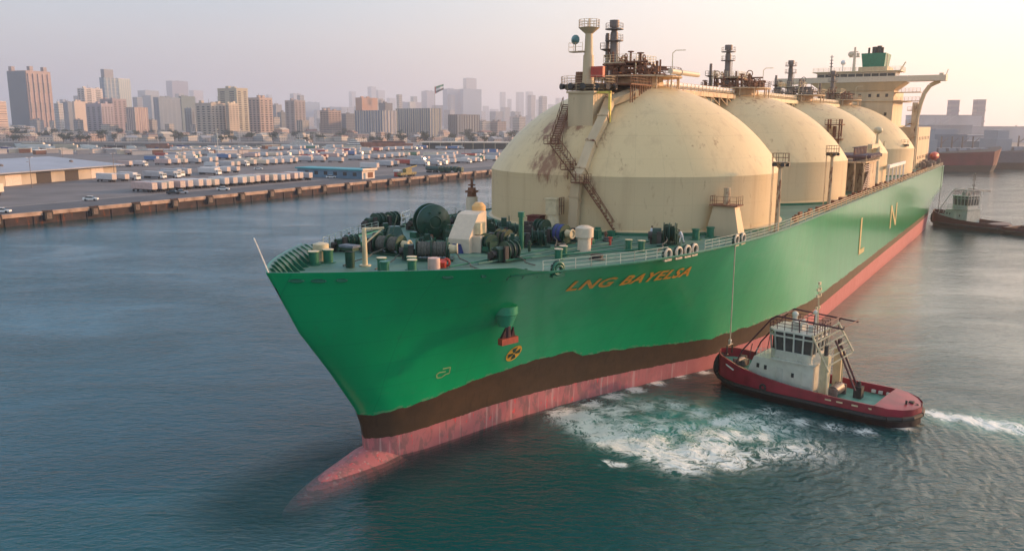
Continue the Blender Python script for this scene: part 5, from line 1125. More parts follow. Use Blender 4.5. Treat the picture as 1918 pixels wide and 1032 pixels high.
# ------------------------------------------------------------ trailers and trucks
bods={'white':mat('trailer_white',(.62,.62,.64),.5,var=.08,scale=.6,rust=.05),'cream':mat('trailer_cream',(.66,.60,.50),.5,var=.1,scale=.6,rust=.1),'grey':mat('trailer_grey',(.42,.44,.48),.5,var=.12,scale=.6,rust=.1),'blue':mat('trailer_blue',(.10,.20,.42),.5,var=.15,rust=.1),'red':mat('trailer_red',(.42,.07,.05),.5,var=.2,rust=.1),'green':mat('trailer_green',(.10,.25,.16),.5,var=.2,rust=.1),'pink':mat('trailer_faded_pink',(.55,.40,.38),.5,var=.12,scale=.6,rust=.25)}
chs=mat('chassis',(.05,.045,.045),.7,var=.3); endm=mat('trailer_door',(.66,.56,.50),.5,var=.15,rust=.15); barm=mat('door_bar',(.38,.20,.18),.6,var=.3)
def make_trailer(kind,cab=False):
    r=empty('box_truck' if cab else 'box_trailer')
    q=M(); q.bx(-13.2,0,-1.25,1.25,1.25,3.95); q.bx(-13.25,.04,-1.28,1.28,3.95,4.02); b=q.build('box_body',bods[kind],r,smooth=False)
    if not cab:
        q=M(); q.bx(0,.05,-1.15,-.03,1.35,3.85); q.bx(0,.05,.03,1.15,1.35,3.85); dd=q.build('rear_door',endm,r,smooth=False); q=M(); [q.bx(.05,.09,y-.03,y+.03,1.3,3.9) for y in(-.8,-.3,.3,.8)]; q.build('door_bar',barm,dd,smooth=False)
    q=M(); q.bx(-13,-.1,-.5,.5,.85,1.25); q.build('chassis',chs,r,smooth=False)
    for x in((-1.6,-2.9,-12.2) if not cab else (-10.5,-11.8)):
        for y in(-1.0,1.0): q=M(); q.cyl((x,y-.18,.5),(x,y+.18,.5),.5,.5,12); q.build('wheel',rubber,r)
    if cab:
        q=M(); q.add([(0.6,-1.2,.7),(2.7,-1.2,.7),(2.7,1.2,.7),(.6,1.2,.7),(.6,-1.2,3.1),(2.4,-1.2,3.1),(2.4,1.2,3.1),(.6,1.2,3.1)],[(0,1,2,3),(4,5,6,7),(0,1,5,4),(2,3,7,6),(1,2,6,5),(3,0,4,7)]); c=q.build('cab',white,r,smooth=False)
        q=M(); q.add([(2.66,-1.05,1.9),(2.66,1.05,1.9),(2.46,1.05,2.9),(2.46,-1.05,2.9)],[(0,1,2,3)]); q.box((1.6,-1.21,2.3),(1,.04,.7)); q.box((1.6,1.21,2.3),(1,.04,.7)); q.build('windscreen',glassm,c,smooth=False)
        for x in(1.9,-.6):
            for y in(-1.0,1.0): q=M(); q.cyl((x,y-.18,.5),(x,y+.18,.5),.5,.5,12); q.build('wheel',rubber,r)
    return r
PROT={}; KIDS={}
def trailer(P,rz,kind,cab=False):
    k=(kind,cab)
    if k not in PROT: PROT[k]=make_trailer(kind,cab); KIDS[k]=None; o=PROT[k]; o.location=P; o.rotation_euler=(0,0,rz)
    else: o=dup(PROT[k],None,P,rz)
    return o
rt=random.Random(5)
trz=math.atan2(-qn.y,-qn.x)+math.pi      # rear ends face the water
KL_={'blue':'blue','red':'red','green':'green','white':'white','cream':'cream','grey':'grey','pink':'faded pink'}
def trow(a,b,n,desc,cab=0,gap=0,kinds='white white cream grey pink'.split(),off=0,rzj=0,skip=()):
    A_=G(*a,QZ); B_=G(*b,QZ); objs=[]
    for i in range(n):
        if i in skip: continue
        P=A_.lerp(B_,i/(n-1)) ; P=P+qn*rt.uniform(-1,1)*(1 if n==20 else 3.2)+qd*rt.uniform(-.5,.5); P.z=QZ+.01
        if n!=20 and rt.random()<.12: continue
        k=rt.choice(kinds); cb=rt.random()<cab; k=rt.choice(['blue','red','green']) if (n!=20 and rt.random()<.10) else k
        if cb: k=rt.choice(['white','grey'])
        o=trailer(P,trz+R(rt.uniform(-3,3)+rzj),k,cb); fs_=rt.choice([1,1,.92,.8]); o.scale=(fs_,1,rt.choice([1,1,.93,.88])); objs.append((o,k,cb))
    objs.sort(key=lambda q:screen_x(q[0].location))
    for i,(o,k,cb) in enumerate(objs):
        tag(o,'%s %s, %s from the left in the %s'%(KL_[k],'cab lorry' if cb else 'trailer',nth(i),desc),'lorry' if cb else 'trailer','box trailers and lorries parked on the quay yard')
trow((289,361),(580,337.5),20,'front row by the water')
trow((160,345),(452,324),15,'second row, left part',cab=.75,kinds=['grey','white'],skip=(0,5))
trow((412,315),(604,304),13,'row left of the blue building',cab=.15)
trow((300,303),(420,296),9,'row past the warehouse',cab=.4)
trow((430,299),(640,288),17,'long middle row',cab=.2)
trow((640,305),(790,292),13,'row behind the blue building',cab=.2)
trow((700,318),(770,310),5,'short row beside the crane',cab=.3,kinds=['white','grey'])
trow((800,312),(925,302),10,'row near the right end',cab=.3,kinds=['white','grey'])
trow((655,287),(800,280),13,'row before the rusty ship',cab=.1)
trow((800,296),(930,288),10,'second row at the right end',cab=.1,kinds=['white','grey','cream'])
trow((250,290),(430,283),14,'back row past the warehouse',cab=.2)
trow((440,285),(640,278),15,'back row along the creek',cab=.1)
trow((250,313),(410,305),9,'third row behind the lorries',cab=.1)
trow((470,308),(640,297),13,'row in the middle of the yard',cab=.1)
trow((600,296),(700,290),9,'short row in the yard middle',cab=.2)
trow((540,290),(690,283),13,'upper row in the yard middle',cab=.1)
trow((300,296),(430,290),10,'fourth row behind the lorries',cab=.1)
trow((790,303),(930,295),10,'middle row at the right end',cab=.2,kinds=['white','grey'])
trow((840,281),(935,277),8,'back row at the right end',cab=.1,kinds=['white','grey'])
trow((330,283),(430,280),8,'back row before the dhow',cab=.1)
# long cream trailer pair at the left
for P,lab,k,an,sc_ in((G(2,366,QZ),'long cream trailer lying side-on at the left edge of the yard','cream',trz+R(112),1.55),):
    o=trailer(Vector((P.x-0,P.y,QZ+.01)),an,k); o.scale=(1.55,1.2,1.15); tag(o,lab,'trailer'); 
# cars
def make_car(m):
    r=empty('parked_car'); q=M(); 
    q.add([(-2.2,-.88,.35),(2.2,-.88,.35),(2.2,.88,.35),(-2.2,.88,.35),(-2.2,-.86,.95),(2.15,-.86,.80),(2.15,.86,.80),(-2.2,.86,.95)],[(0,1,2,3),(4,5,6,7),(0,1,5,4),(2,3,7,6),(1,2,6,5),(3,0,4,7)]); q.box((-.2,0,1.42),(1.5,1.35,.05)); b=q.build('body',m,r,smooth=False)
    q=M(); q.add([(-1.7,-.8,.9),(1.1,-.8,.86),(1.1,.8,.86),(-1.7,.8,.9),(-1.0,-.66,1.4),(.5,-.66,1.4),(.5,.66,1.4),(-1.0,.66,1.4)],[(4,5,6,7),(0,1,5,4),(2,3,7,6),(1,2,6,5),(3,0,4,7)]); q.build('windows',glassm,r,smooth=False)
    for x in(-1.35,1.35):
        for y in(-.8,.8): q=M(); q.cyl((x,y-.1,.33),(x,y+.1,.33),.33,.33,12); q.build('wheel',rubber,r)
    return r
for q_,lab,mm in(((170,376),'white car parked alone on the yard left of the trailers',white),((418,357),'white car on the quay road before the trailer row',white),((340,363),'silver car beside a black one near the trailers',mat('silver_paint',(.5,.5,.52),.3,.5)),((325,364),'black car beside a silver one near the trailers',rubber),((4,399),'white car at the left edge of the quay road',white),((484,318),'white car in the gap behind the front trailers',white),((620,334),'small white car by the blue building',white)):
    o=make_car(mm); P=G(*q_,QZ); o.location=(P.x,P.y,QZ+.01); o.rotation_euler=(0,0,qrz+R(random.uniform(-8,8)-45)); o.scale=(1.15,1.15,1.15); tag(o,lab,'car')
# blue flat-roofed building
a=G(690,335,QZ); r=empty('office_building',(a.x,a.y,QZ),trz); tag(r,'long low building with a teal-blue roof and sunlit end wall on the quay','building')
bl=mat('blue_wall',(.10,.20,.30),.6,var=.2,scale=.2); 
q=M(); q.bx(-44,0,-5,5,0,4.2); q.build('wall',bl,r,smooth=False)
q=M(); q.bx(-.0,.12,-5.02,5.02,0,4.2); q.build('end_wall',endm,r,smooth=False)
q=M(); q.bx(-45,1.2,-5.8,5.8,4.2,4.9); q.build('roof',[mat('teal_roof',(.04,.30,.36),.5,var=.15,scale=.2)],r,smooth=False)
q=M(); q.bx(1.2,1.3,-5.8,5.8,4.2,5.3); q.build('fascia',mat('fascia_peach',(.72,.55,.45),.5),r,smooth=False)
for k in range(6): q=M(); q.bx(-6-k*6.5,-3.5-k*6.5,-5.06,-4.95,1.4,3.2); q.build('window',glassm,r,smooth=False)
q=M(); q.bx(.1,.2,-3.9,-2.4,0,3); q.build('door',bl,r,smooth=False)
q=M(); q.bx(.1,.2,-.5,3.5,.5,3.2); q.build('shutter',brown,r,smooth=False)
# grey warehouse on the left
a=G(236,330,QZ); b=G(0,352,QZ)
wd=(a-b); wd.z=0; wd.normalize(); wrz=math.atan2(wd.y,wd.x)
r=empty('warehouse',(a.x,a.y,QZ),wrz); tag(r,'long warehouse with a low grey pitched roof behind the trailers at the left','warehouse')
q=M(); q.bx(-170,-2,4,52,0,6.2); q.build('wall',mat('warehouse_wall',(.46,.40,.33),.8,var=.2,scale=.1,rust=.15),r,smooth=False)
q=M(); q.add([(-175,0,6.2),(0,0,6.2),(0,58,6.2),(-175,58,6.2),(-175,34,10.5),(-14,34,10.5)],[(0,1,5,4),(2,3,4,5),(1,2,5),(3,0,4)]); q.add([(-175,0,5.7),(0,0,5.7),(0,0,6.2),(-175,0,6.2),(0,58,5.7),(0,58,6.2)],[(0,1,2,3),(1,4,5,2)]); q.build('roof',mat('grey_sheet_roof',(.30,.32,.38),.5,.0,var=.12,scale=.08),r,smooth=False)
for k in range(9):
    q=M(); x=-12-k*18; q.bx(x-9,x,3.88,4.1,0,4.8 if k%2 else 5.2); q.build('loading_door',[mat('door_near_black',(.07,.06,.055),.9),endm][k%3==0],r,smooth=False)  # every third loading door is pale, the others near-black
for k in range(7): q=M(); q.ell((-20-k*22,16+6*(k%2),8.4),(1,1,.8),8,5); q.build('roof_vent',grymetal,r)
# harbour plant right of the blue building
def boxthing(name,lab,cat,P,rz,parts,group=None):
    r=empty(name,(P.x,P.y,P.z),rz); tag(r,lab,cat,group)
    for nm,mm,fn_ in parts:
        q=M(); fn_(q); q.build(nm,mm,r,smooth=False)
    return r
boxthing('mobile_crane','yellow mobile crane parked on the quay right of the blue building','crane',G(762,331,QZ),qrz,[('chassis',mat('crane_yellow',(.20,.17,.06),.6,var=.3),lambda q:(q.bx(-7,7,-1.3,1.3,1,2.2),q.bx(-2,3,-1.2,1.2,2.2,4.2))),('boom',mat('crane_boom_ochre',(.34,.26,.07),.6,var=.25),lambda q:(q.cyl((-2,0,4),(9,0,5.4),.4,.3,6))),('wheel',rubber,lambda q:[q.cyl((x,-1.4,.7),(x,1.4,.7),.7,.7,12) for x in(-5,-3,3,5)])])
boxthing('stall_box','small red and white kiosk on the quay beside the yellow crane','kiosk',G(745,331,QZ),qrz,[('wall',red,lambda q:q.bx(-1.5,1.5,-1.3,1.3,0,2.6)),('roof',white,lambda q:q.bx(-1.8,1.8,-1.6,1.6,2.6,3.6))])
for i,px in enumerate((826,838,852,862)): boxthing('road_tanker','%s dark green tanker lorry by the quay edge, %s from the left'%('long' if i%2 else 'short',nth(i)),'lorry',G(px,324,QZ),trz,[('tank',mat('tanker_green',(.03,.08,.08),.5,var=.3),lambda q:q.cyl((-10,0,2.4),(-1,0,2.4),1.3,1.3,14)),('cab',dgreen,lambda q:q.bx(-.6,1.6,-1.2,1.2,.8,3.2)),('wheel',rubber,lambda q:[q.cyl((x,-1.2,.5),(x,1.2,.5),.5,.5,10) for x in(-9,-7.6,.8)])],'dark tanker lorries on the quay')
boxthing('transit_shed','long low shed with a cream roof over trees at the end of the yard','shed',G(785,279,QZ),R(-8),[('roof',pale,lambda q:q.bx(0,150,-3,22,6.5,7.6)),('wall',mat('shed_wall',(.10,.11,.10),.8),lambda q:q.bx(2,148,6,20,0,6.5)),('post',sand,lambda q:[q.bx(x,x+.5,-2.5,-2,0,6.5) for x in range(0,150,12)])])
for i,(px_,py_) in enumerate(((60,352),(215,338),(345,320),(455,306),(560,298),(668,290),(772,300),(870,292),(120,318),(300,292))):
    P=G(px_,py_,QZ); m=M(); m.cyl((0,0,0),(0,0,13),.16,.09,8); m.tube([(0,-1.8,13.1),(0,0,12.9),(0,1.8,13.1)],.07,6); o=m.build('street_lamp',grymetal,None,(P.x,P.y,QZ)); a=M(); a.box((0,-1.9,13.1),(.5,.9,.14)); a.build('lamp_head',white,o); a=M(); a.box((0,1.9,13.1),(.5,.9,.14)); a.build('lamp_head',white,o); tag(o,'tall double-armed lamp post','lamp post','lamp posts on the quay yard')
relabel([o for o in bpy.data.objects if o.name.startswith('street_lamp')],'tall double-armed lamp post on the quay yard, {} from the left')
# light mast on the yard
m=M(); m.cyl((0,0,0),(0,0,22),.3,.2,8); [m.box((0,0,z),(1.8,1.8,.5)) for z in(14,18,22)]; P=G(409,291,QZ); o=m.build('light_mast',tugwhite,None,(P.x,P.y,QZ)); tag(o,'pale lattice light mast rising above the parked trailers','mast')
m=M(); m.cyl((0,0,0),(0,0,13),.3,.2,8); P=G(575,272,QZ); o=m.build('pole',dkmetal,None,(P.x,P.y,QZ)); tag(o,'thin dark pole standing in front of the large white yacht','pole')
# ============================================================ CITY
def kx(px): d=ray(px,229.5); return d.x/d.y
rc=random.Random(9)
WINM={}
def building(xl,xm,xr,ytop,Dp,mat_,lab,style='',phi=40,name='apartment_building',cat='building',extra=None,roofm=None,group=None,z0=QZ):
    X=kx(xm)*Dp; th=math.atan(kx(xm)); ph=R(phi)-th; c,s=math.cos(ph),math.sin(ph)
    kr,kl=kx(xr),kx(xl)
    a=(kr*Dp-X)/(c-kr*s); b=(X-kl*Dp)/(s+kl*c); a=max(4,min(a,260)); b=max(4,min(b,220))
    d=ray(xm,ytop); h=H+d.z/d.y*Dp-z0
    r=empty(name,(X,Dp,z0),ph); tag(r,lab,cat,group)
    q=M(); q.bx(0,a,0,b,-.5,h); w=q.build('wall',mat_,r,smooth=False)
    q=M(); q.bx(-.3,a+.3,-.3,b+.3,h,h+.9)
    q.build('parapet',roofm or mat_,r,smooth=False)
    if 'tank' in style or style=='' or 'win' in style:
        q=M(); q.cyl((a*.4,b*.5,h),(a*.4,b*.5,h+rc.uniform(6,14)),.5,.2,6); q.build('roof_antenna',grymetal,r)
        for k in range(rc.randint(2,3)): x=(.12+.28*k+rc.uniform(0,.08))*a; y=rc.uniform(.15,.75)*b; q=M(); q.bx(x,x+a*.14+1,y,y+b*.14+1,h+.9,h+rc.uniform(2.5,6)); q.build('roof_room',roofm or mat_,r,smooth=False)
    if 'fins' in style:
        q=M(); n=max(3,int(a/6)); [q.bx(a*k/n-.35,a*k/n+.35,-.6,0,0,h) for k in range(n+1)]; n=max(3,int(b/6)); [q.bx(-.6,0,b*k/n-.35,b*k/n+.35,0,h) for k in range(n+1)]; q.build('facade_fin',roofm or pale,r,smooth=False)
    if 'bands' in style:
        q=M(); [q.bx(-.5,a+.5,-.5,b+.5,z,z+1.0) for z in np.arange(3,h,3.6)]; q.build('balcony_band',roofm or pale,r,smooth=False)
    if 'win' in style:
        fh=4.2 if h>60 else 3.7; nz=int((h-3)/fh); na=max(2,int(a/6.5)); nb=max(2,int(b/6.5))
        while nz*(na+nb)>98: 
            if na>nb: na-=1
            elif nb>2: nb-=1
            else: fh*=1.1; nz=int((h-3)/fh)
        me_=None
        for ax,n_,ln in((0,na,a),(1,nb,b)):
            q=M(); ww=ln/n_*.5
            if ax==0: q.bx(-ww/2,ww/2,-.12,.2,0,fh*.5); q.bx(-ww/2-.3,ww/2+.3,-.5,0,-.35,-.02)
            else: q.bx(-.12,.2,-ww/2,ww/2,0,fh*.5); q.bx(-.5,0,-ww/2-.3,ww/2+.3,-.35,-.02)
            q.mi=[0]*6+[1]*6
            src=None
            for i in range(n_):
                for j in range(nz):
                    u=ln*(i+.5)/n_; loc=(u,0,2.5+j*fh) if ax==0 else (0,u,2.5+j*fh)
                    if src is None: src=q.build('window',[glassm,mat_],r,loc,smooth=False); 
                    else: o=src.copy(); COL.objects.link(o); o.location=loc
    if extra: extra(r,a,b,h)
    return r
FA=lambda n,w,g=(.07,.08,.10),**k: facade('facade_'+n,w,g,**k)
def crowns(r,a,b,h):
    q=M(); 
    for (x,y) in((a*.12,b*.9),(a*.25,b*.1),(a*.85,b*.15)): q.bx(x-5,x+5,y-5,y+5,h,h+12)
    q.build('roof_crown',FA('mauve',(.36,.25,.25)),r,smooth=False)
    q=M(); n=5
    for k in range(n): q.bx(a*(k+.25)/n,a*(k+.25)/n+3.2,-2.5,0,0,h-6)
    q.build('facade_pier',FA('rose2',(.48,.32,.27),fh=50),r,smooth=False)
rose=FA('rose',(.42,.27,.23),(.20,.12,.12),fh=3.6,bw=5); 
building(-60,-38,15,190,1560,FA('bandpink',(.55,.36,.34),(.16,.12,.14),fh=5,bw=400,wx=1,wz=.5),'pink building with pale horizontal bands cut by the left edge','bands',roofm=pale)
r=building(23,58,103,133,2150,rose,'tall twin-crowned tower, shaded dark blue on its left face and rose on its right','x',extra=crowns,name='tower_block',cat='tower')
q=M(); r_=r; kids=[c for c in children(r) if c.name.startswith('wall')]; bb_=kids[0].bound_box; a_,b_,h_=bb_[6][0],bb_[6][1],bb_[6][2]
q.bx(-.8,-.05,b_*.05,b_+.3,0,h_-1); q.build('shaded_face_sheet',mat('face_shade_blue',(.045,.08,.12),.35,var=.2,scale=.02),r,smooth=False)  # dark blue sheet paints the shade on the tower's left face
building(104,112,121,195,1750,FA('w1',(.55,.55,.56)),'slim white building just right of the tall rose tower')
building(119,130,146,192,2500,FA('bl1',(.22,.27,.33)),'bluish block between the rose tower and the white building')
building(138,142,166,191,2100,FA('bei1',(.60,.47,.38),(.5,.38,.3)),'plain beige block with a bright left edge, behind the villas')
building(150,163,197,166,2400,FA('wh2',(.66,.56,.50),(.34,.30,.30),fh=6,bw=9),'white slab building with a lit front left of the blue glass tower','win')
building(193,201,227,146,2600,FA('gl1',(.16,.23,.31),(.05,.13,.22),fh=12,bw=14,wx=.7,wz=.9,rough=.4),'blue glass tower with a narrow darker box on top','x',extra=lambda r,a,b,h:(lambda q:(q.bx(a*.1,a*.75,b*.1,b*.9,h,h+26),q.build('tower_top',FA('gt',(.24,.26,.34)),r,smooth=False)))(M()),name='tower_block',cat='tower')
building(220,228,250,148,2700,FA('gl2',(.38,.44,.46),(.22,.30,.34),fh=300,bw=8,wz=1),'pale grey-green tower right beside the blue glass tower','x',roofm=pale,name='tower_block',cat='tower')
building(163,192,214,195,1850,FA('lil',(.42,.34,.38),(.26,.22,.28)),'lilac block with a pink right face low among the left towers','win')
building(190,214,240,186,2000,FA('mau',(.36,.26,.28),(.22,.17,.2)),'mauve block under the blue glass tower','win')
building(238,254,278,202,1800,FA('pk3',(.56,.40,.36),(.26,.17,.17),fh=200,bw=5,wz=1),'pink block with white vertical edges left of the grey-blue towers','fins')
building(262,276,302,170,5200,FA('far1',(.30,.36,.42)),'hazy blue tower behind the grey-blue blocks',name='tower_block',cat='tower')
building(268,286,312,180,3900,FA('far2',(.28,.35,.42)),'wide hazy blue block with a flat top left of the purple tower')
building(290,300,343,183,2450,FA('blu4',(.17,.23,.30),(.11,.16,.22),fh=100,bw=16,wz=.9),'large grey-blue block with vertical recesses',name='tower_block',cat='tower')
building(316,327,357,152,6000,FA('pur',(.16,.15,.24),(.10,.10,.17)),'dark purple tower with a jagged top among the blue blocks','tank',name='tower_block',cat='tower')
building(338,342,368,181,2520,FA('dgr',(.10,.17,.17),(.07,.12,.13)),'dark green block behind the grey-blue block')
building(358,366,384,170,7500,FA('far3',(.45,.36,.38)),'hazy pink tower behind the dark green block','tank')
building(347,360,372,204,1950,FA('gb5',(.28,.33,.36)),'small blue-grey block left of the cream apartment block','win')
building(368,397,424,194,1500,FA('ap1',(.60,.50,.40),(.30,.25,.22)),'cream apartment block with grey left face and rows of windows','win')
building(424,430,448,195,1510,FA('ap2',(.64,.50,.38),(.28,.22,.18)),'narrow cream block with arched rows of balconies','win bands',roofm=pale)
building(411,446,467,166,1700,FA('ap3',(.58,.50,.33),(.30,.26,.20)),'tallest cream apartment tower with a yellow lit right side','win',name='tower_block',cat='tower')
building(467,488,512,184,1560,FA('ap4',(.60,.42,.34),(.28,.2,.17)),'rose apartment tower with rows of windows right of the tallest cream tower','win',name='tower_block',cat='tower')
building(511,518,529,197,2500,FA('g6',(.35,.35,.38)),'grey block behind the rose apartment tower')
building(520,527,540,211,2100,FA('g7',(.22,.27,.30)),'low blue-grey block between two rose towers')
building(535,553,573,189,2050,FA('ap5',(.42,.33,.30),(.25,.2,.2)),'brown-grey tower with a rounded top in the middle of the left skyline','win',name='tower_block',cat='tower')
building(545,552,566,176,6000,FA('far4',(.36,.36,.44)),'hazy tower behind the brown-grey tower',name='tower_block',cat='tower')
building(570,574,600,192,6000,FA('bl7',(.13,.25,.40),(.10,.2,.34)),'saturated blue block beside the brown-grey tower')
building(598,640,664,201,6000,FA('far5',(.30,.33,.42)),'long hazy blue block behind the rose buildings')
building(600,616,639,208,1520,FA('ap6',(.52,.38,.32),(.24,.17,.16)),'rose block with dark window bands standing alone','win bands',roofm=FA('ap6b',(.6,.42,.36)))
building(640,648,668,214,1700,FA('g8',(.16,.18,.22)),'dark grey block left of the orange-topped tower')
building(667,679,708,184,1830,FA('or1',(.55,.30,.20),(.45,.25,.18)),'tower with a plain orange upper face',name='tower_block',cat='tower')
building(665,717,743,208,1460,FA('ap7',(.52,.48,.50),(.16,.19,.26),fh=300,bw=8,wz=1),'long white apartment block with vertical fins and pink right end','fins')
building(710,722,736,194,2050,FA('g9',(.20,.20,.22)),'dark tower with small domes behind the long white block','tank')
building(742,806,826,204,1530,FA('ap8',(.36,.37,.32),(.17,.20,.24),fh=300,bw=9,wz=1),'long grey-green apartment block with fins and a tan right end','fins')
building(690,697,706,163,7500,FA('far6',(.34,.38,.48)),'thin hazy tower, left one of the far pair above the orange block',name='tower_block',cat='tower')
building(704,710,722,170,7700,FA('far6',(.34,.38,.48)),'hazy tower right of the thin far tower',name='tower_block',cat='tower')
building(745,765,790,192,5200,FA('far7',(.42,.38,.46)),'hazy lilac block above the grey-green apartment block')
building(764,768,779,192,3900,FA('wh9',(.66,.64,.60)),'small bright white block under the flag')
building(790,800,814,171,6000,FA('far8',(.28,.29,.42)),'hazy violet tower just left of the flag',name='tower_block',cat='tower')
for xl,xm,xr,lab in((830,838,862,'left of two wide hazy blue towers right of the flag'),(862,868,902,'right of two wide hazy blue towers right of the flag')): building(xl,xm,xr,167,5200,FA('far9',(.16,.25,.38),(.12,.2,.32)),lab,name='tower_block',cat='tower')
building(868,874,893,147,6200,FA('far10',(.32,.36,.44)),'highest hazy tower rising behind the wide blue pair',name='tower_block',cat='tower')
building(840,856,898,216,1560,FA('ap9',(.34,.34,.34),(.2,.21,.23),fh=300,bw=7,wz=1),'grey apartment block with a dark overhanging roof near the domes','fins',roofm=dkmetal)
for i,(a,b,c,y) in enumerate(((904,908,916,199),(917,922,934,205),(936,940,947,173),(950,953,958,186),(966,972,981,173),(984,990,998,172),(1004,1008,1013,187),(1014,1018,1022,188),(1026,1031,1040,196),(1040,1046,1056,184),(500,505,512,178),(585,590,597,196),(655,660,668,172),(725,730,742,184))):
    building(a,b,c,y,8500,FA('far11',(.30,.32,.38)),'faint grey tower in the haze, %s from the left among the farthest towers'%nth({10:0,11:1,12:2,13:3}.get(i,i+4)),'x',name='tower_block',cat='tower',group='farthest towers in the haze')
# towers hidden from here by the ship, seen from a step aside
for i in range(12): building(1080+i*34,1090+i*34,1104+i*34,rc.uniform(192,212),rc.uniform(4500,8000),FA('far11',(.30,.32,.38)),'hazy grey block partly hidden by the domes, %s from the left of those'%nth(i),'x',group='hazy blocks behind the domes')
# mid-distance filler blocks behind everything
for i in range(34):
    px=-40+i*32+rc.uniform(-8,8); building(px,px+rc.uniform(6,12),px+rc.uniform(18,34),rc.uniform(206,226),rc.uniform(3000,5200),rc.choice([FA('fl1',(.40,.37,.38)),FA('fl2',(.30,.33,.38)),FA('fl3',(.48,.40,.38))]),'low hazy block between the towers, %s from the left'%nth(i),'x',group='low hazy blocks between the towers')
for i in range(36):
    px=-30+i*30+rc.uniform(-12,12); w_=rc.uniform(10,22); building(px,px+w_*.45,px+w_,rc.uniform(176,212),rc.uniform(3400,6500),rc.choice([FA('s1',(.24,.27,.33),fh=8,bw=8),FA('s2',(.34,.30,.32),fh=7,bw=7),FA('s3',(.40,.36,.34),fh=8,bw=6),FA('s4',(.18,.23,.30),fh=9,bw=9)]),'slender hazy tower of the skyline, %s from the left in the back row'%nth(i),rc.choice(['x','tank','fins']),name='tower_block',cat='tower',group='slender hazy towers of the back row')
for i in range(26):
    px=-20+i*41+rc.uniform(-12,12); w_=rc.uniform(16,34); building(px,px+w_*.5,px+w_,rc.uniform(220,236),rc.uniform(1750,2100),rc.choice([FA('m1',(.42,.38,.34),fh=4,bw=5),FA('m2',(.52,.47,.42),fh=4,bw=4),FA('m3',(.30,.31,.33),fh=4,bw=5),FA('m4',(.40,.30,.27),fh=4,bw=5)]),'low mid-rise block at the foot of the towers, %s from the left'%nth(i),rc.choice(['tank','bands','fins']),group='mid-rise blocks at the foot of the towers')
# flag
fl=empty('flagpole',(kx(815)*1900,1900,QZ)); tag(fl,'tall flagpole with a large waving flag above the apartment blocks','flagpole')
d=ray(822,163); ht=H+d.z/d.y*1900-QZ
q=M(); q.cyl((0,0,0),(0,0,ht),.9,.4,8); q.build('pole',grymetal,fl)
q=M(); n=10
for j in range(4):
    for i in range(n+1): q.v.append((i*2.0,2.2*math.sin(i*.8),ht-16+j*5.2+i*1.0-j*i*.12))
for j in range(3):
    for i in range(n): q.f.append([j*(n+1)+i,j*(n+1)+i+1,(j+1)*(n+1)+i+1,(j+1)*(n+1)+i]); q.mi.append(j)
q.build('flag',[mat('flag_black',(.02,.02,.02)),white,mat('flag_green',(.02,.2,.08))],fl)
q=M(); q.add([(0,-.15,ht-16),(2.6,1.6,ht-14.8),(2.6,1.6,ht+.6),(0,-.15,ht-.3)],[(0,1,2,3)]); q.build('flag_hoist',red,fl)
# low houses and sheds of the old quarter
hm_=[FA('h%d'%i,c,(.10,.10,.11),fh=3.3,bw=4,wx=.35,wz=.45) for i,c in enumerate(((.55,.48,.42),(.62,.56,.50),(.46,.40,.38),(.50,.36,.31),(.40,.42,.45)))]
hs=[]
for row_,(D_,n_,h0,h1) in enumerate(((1190,30,4,8),(1310,30,5,10),(1450,26,6,13),(1640,22,6,15))):
    for i in range(n_):
        px=-30+(i+.5)*1080/n_+rc.uniform(-9,9); D_2=D_+rc.uniform(-30,30); w=rc.uniform(11,26); dpt=rc.uniform(10,20); hgt_=rc.uniform(h0,h1)
        r=empty('house',(kx(px)*D_2,D_2,QZ),rc.uniform(.5,1.3)); mm=rc.choice(hm_)
        q=M(); q.bx(0,w,0,dpt,-.5,hgt_); 
        if rc.random()<.4: q.bx(w*.1,w*.6,dpt*.2,dpt*.8,hgt_,hgt_+3)
        q.build('wall',mm,r,smooth=False)
        q=M()
        if rc.random()<.3: q.add([(-.5,-.5,hgt_+.0),(w+.5,-.5,hgt_),(w+.5,dpt+.5,hgt_),(-.5,dpt+.5,hgt_),(0,dpt/2,hgt_+3.2),(w,dpt/2,hgt_+3.2)],[(0,1,5,4),(2,3,4,5),(1,2,5),(3,0,4)])
        else: q.bx(-.3,w+.3,-.3,.1,hgt_,hgt_+.8); q.bx(-.3,.1,.1,dpt+.3,hgt_,hgt_+.8)
        q.build('roof',rc.choice([pale,mm,mat('roof_brown',(.22,.12,.10),.8),mat('roof_grey',(.30,.31,.34),.7)]),r,smooth=False)
        r['category']='house'; r['group']='low houses in front of the towers'; hs.append((row_,r))
for k in range(4): relabel([r for a,r in hs if a==k],'low flat house, {} from the left in the '+['nearest','second','third','farthest'][k]+' row before the towers')
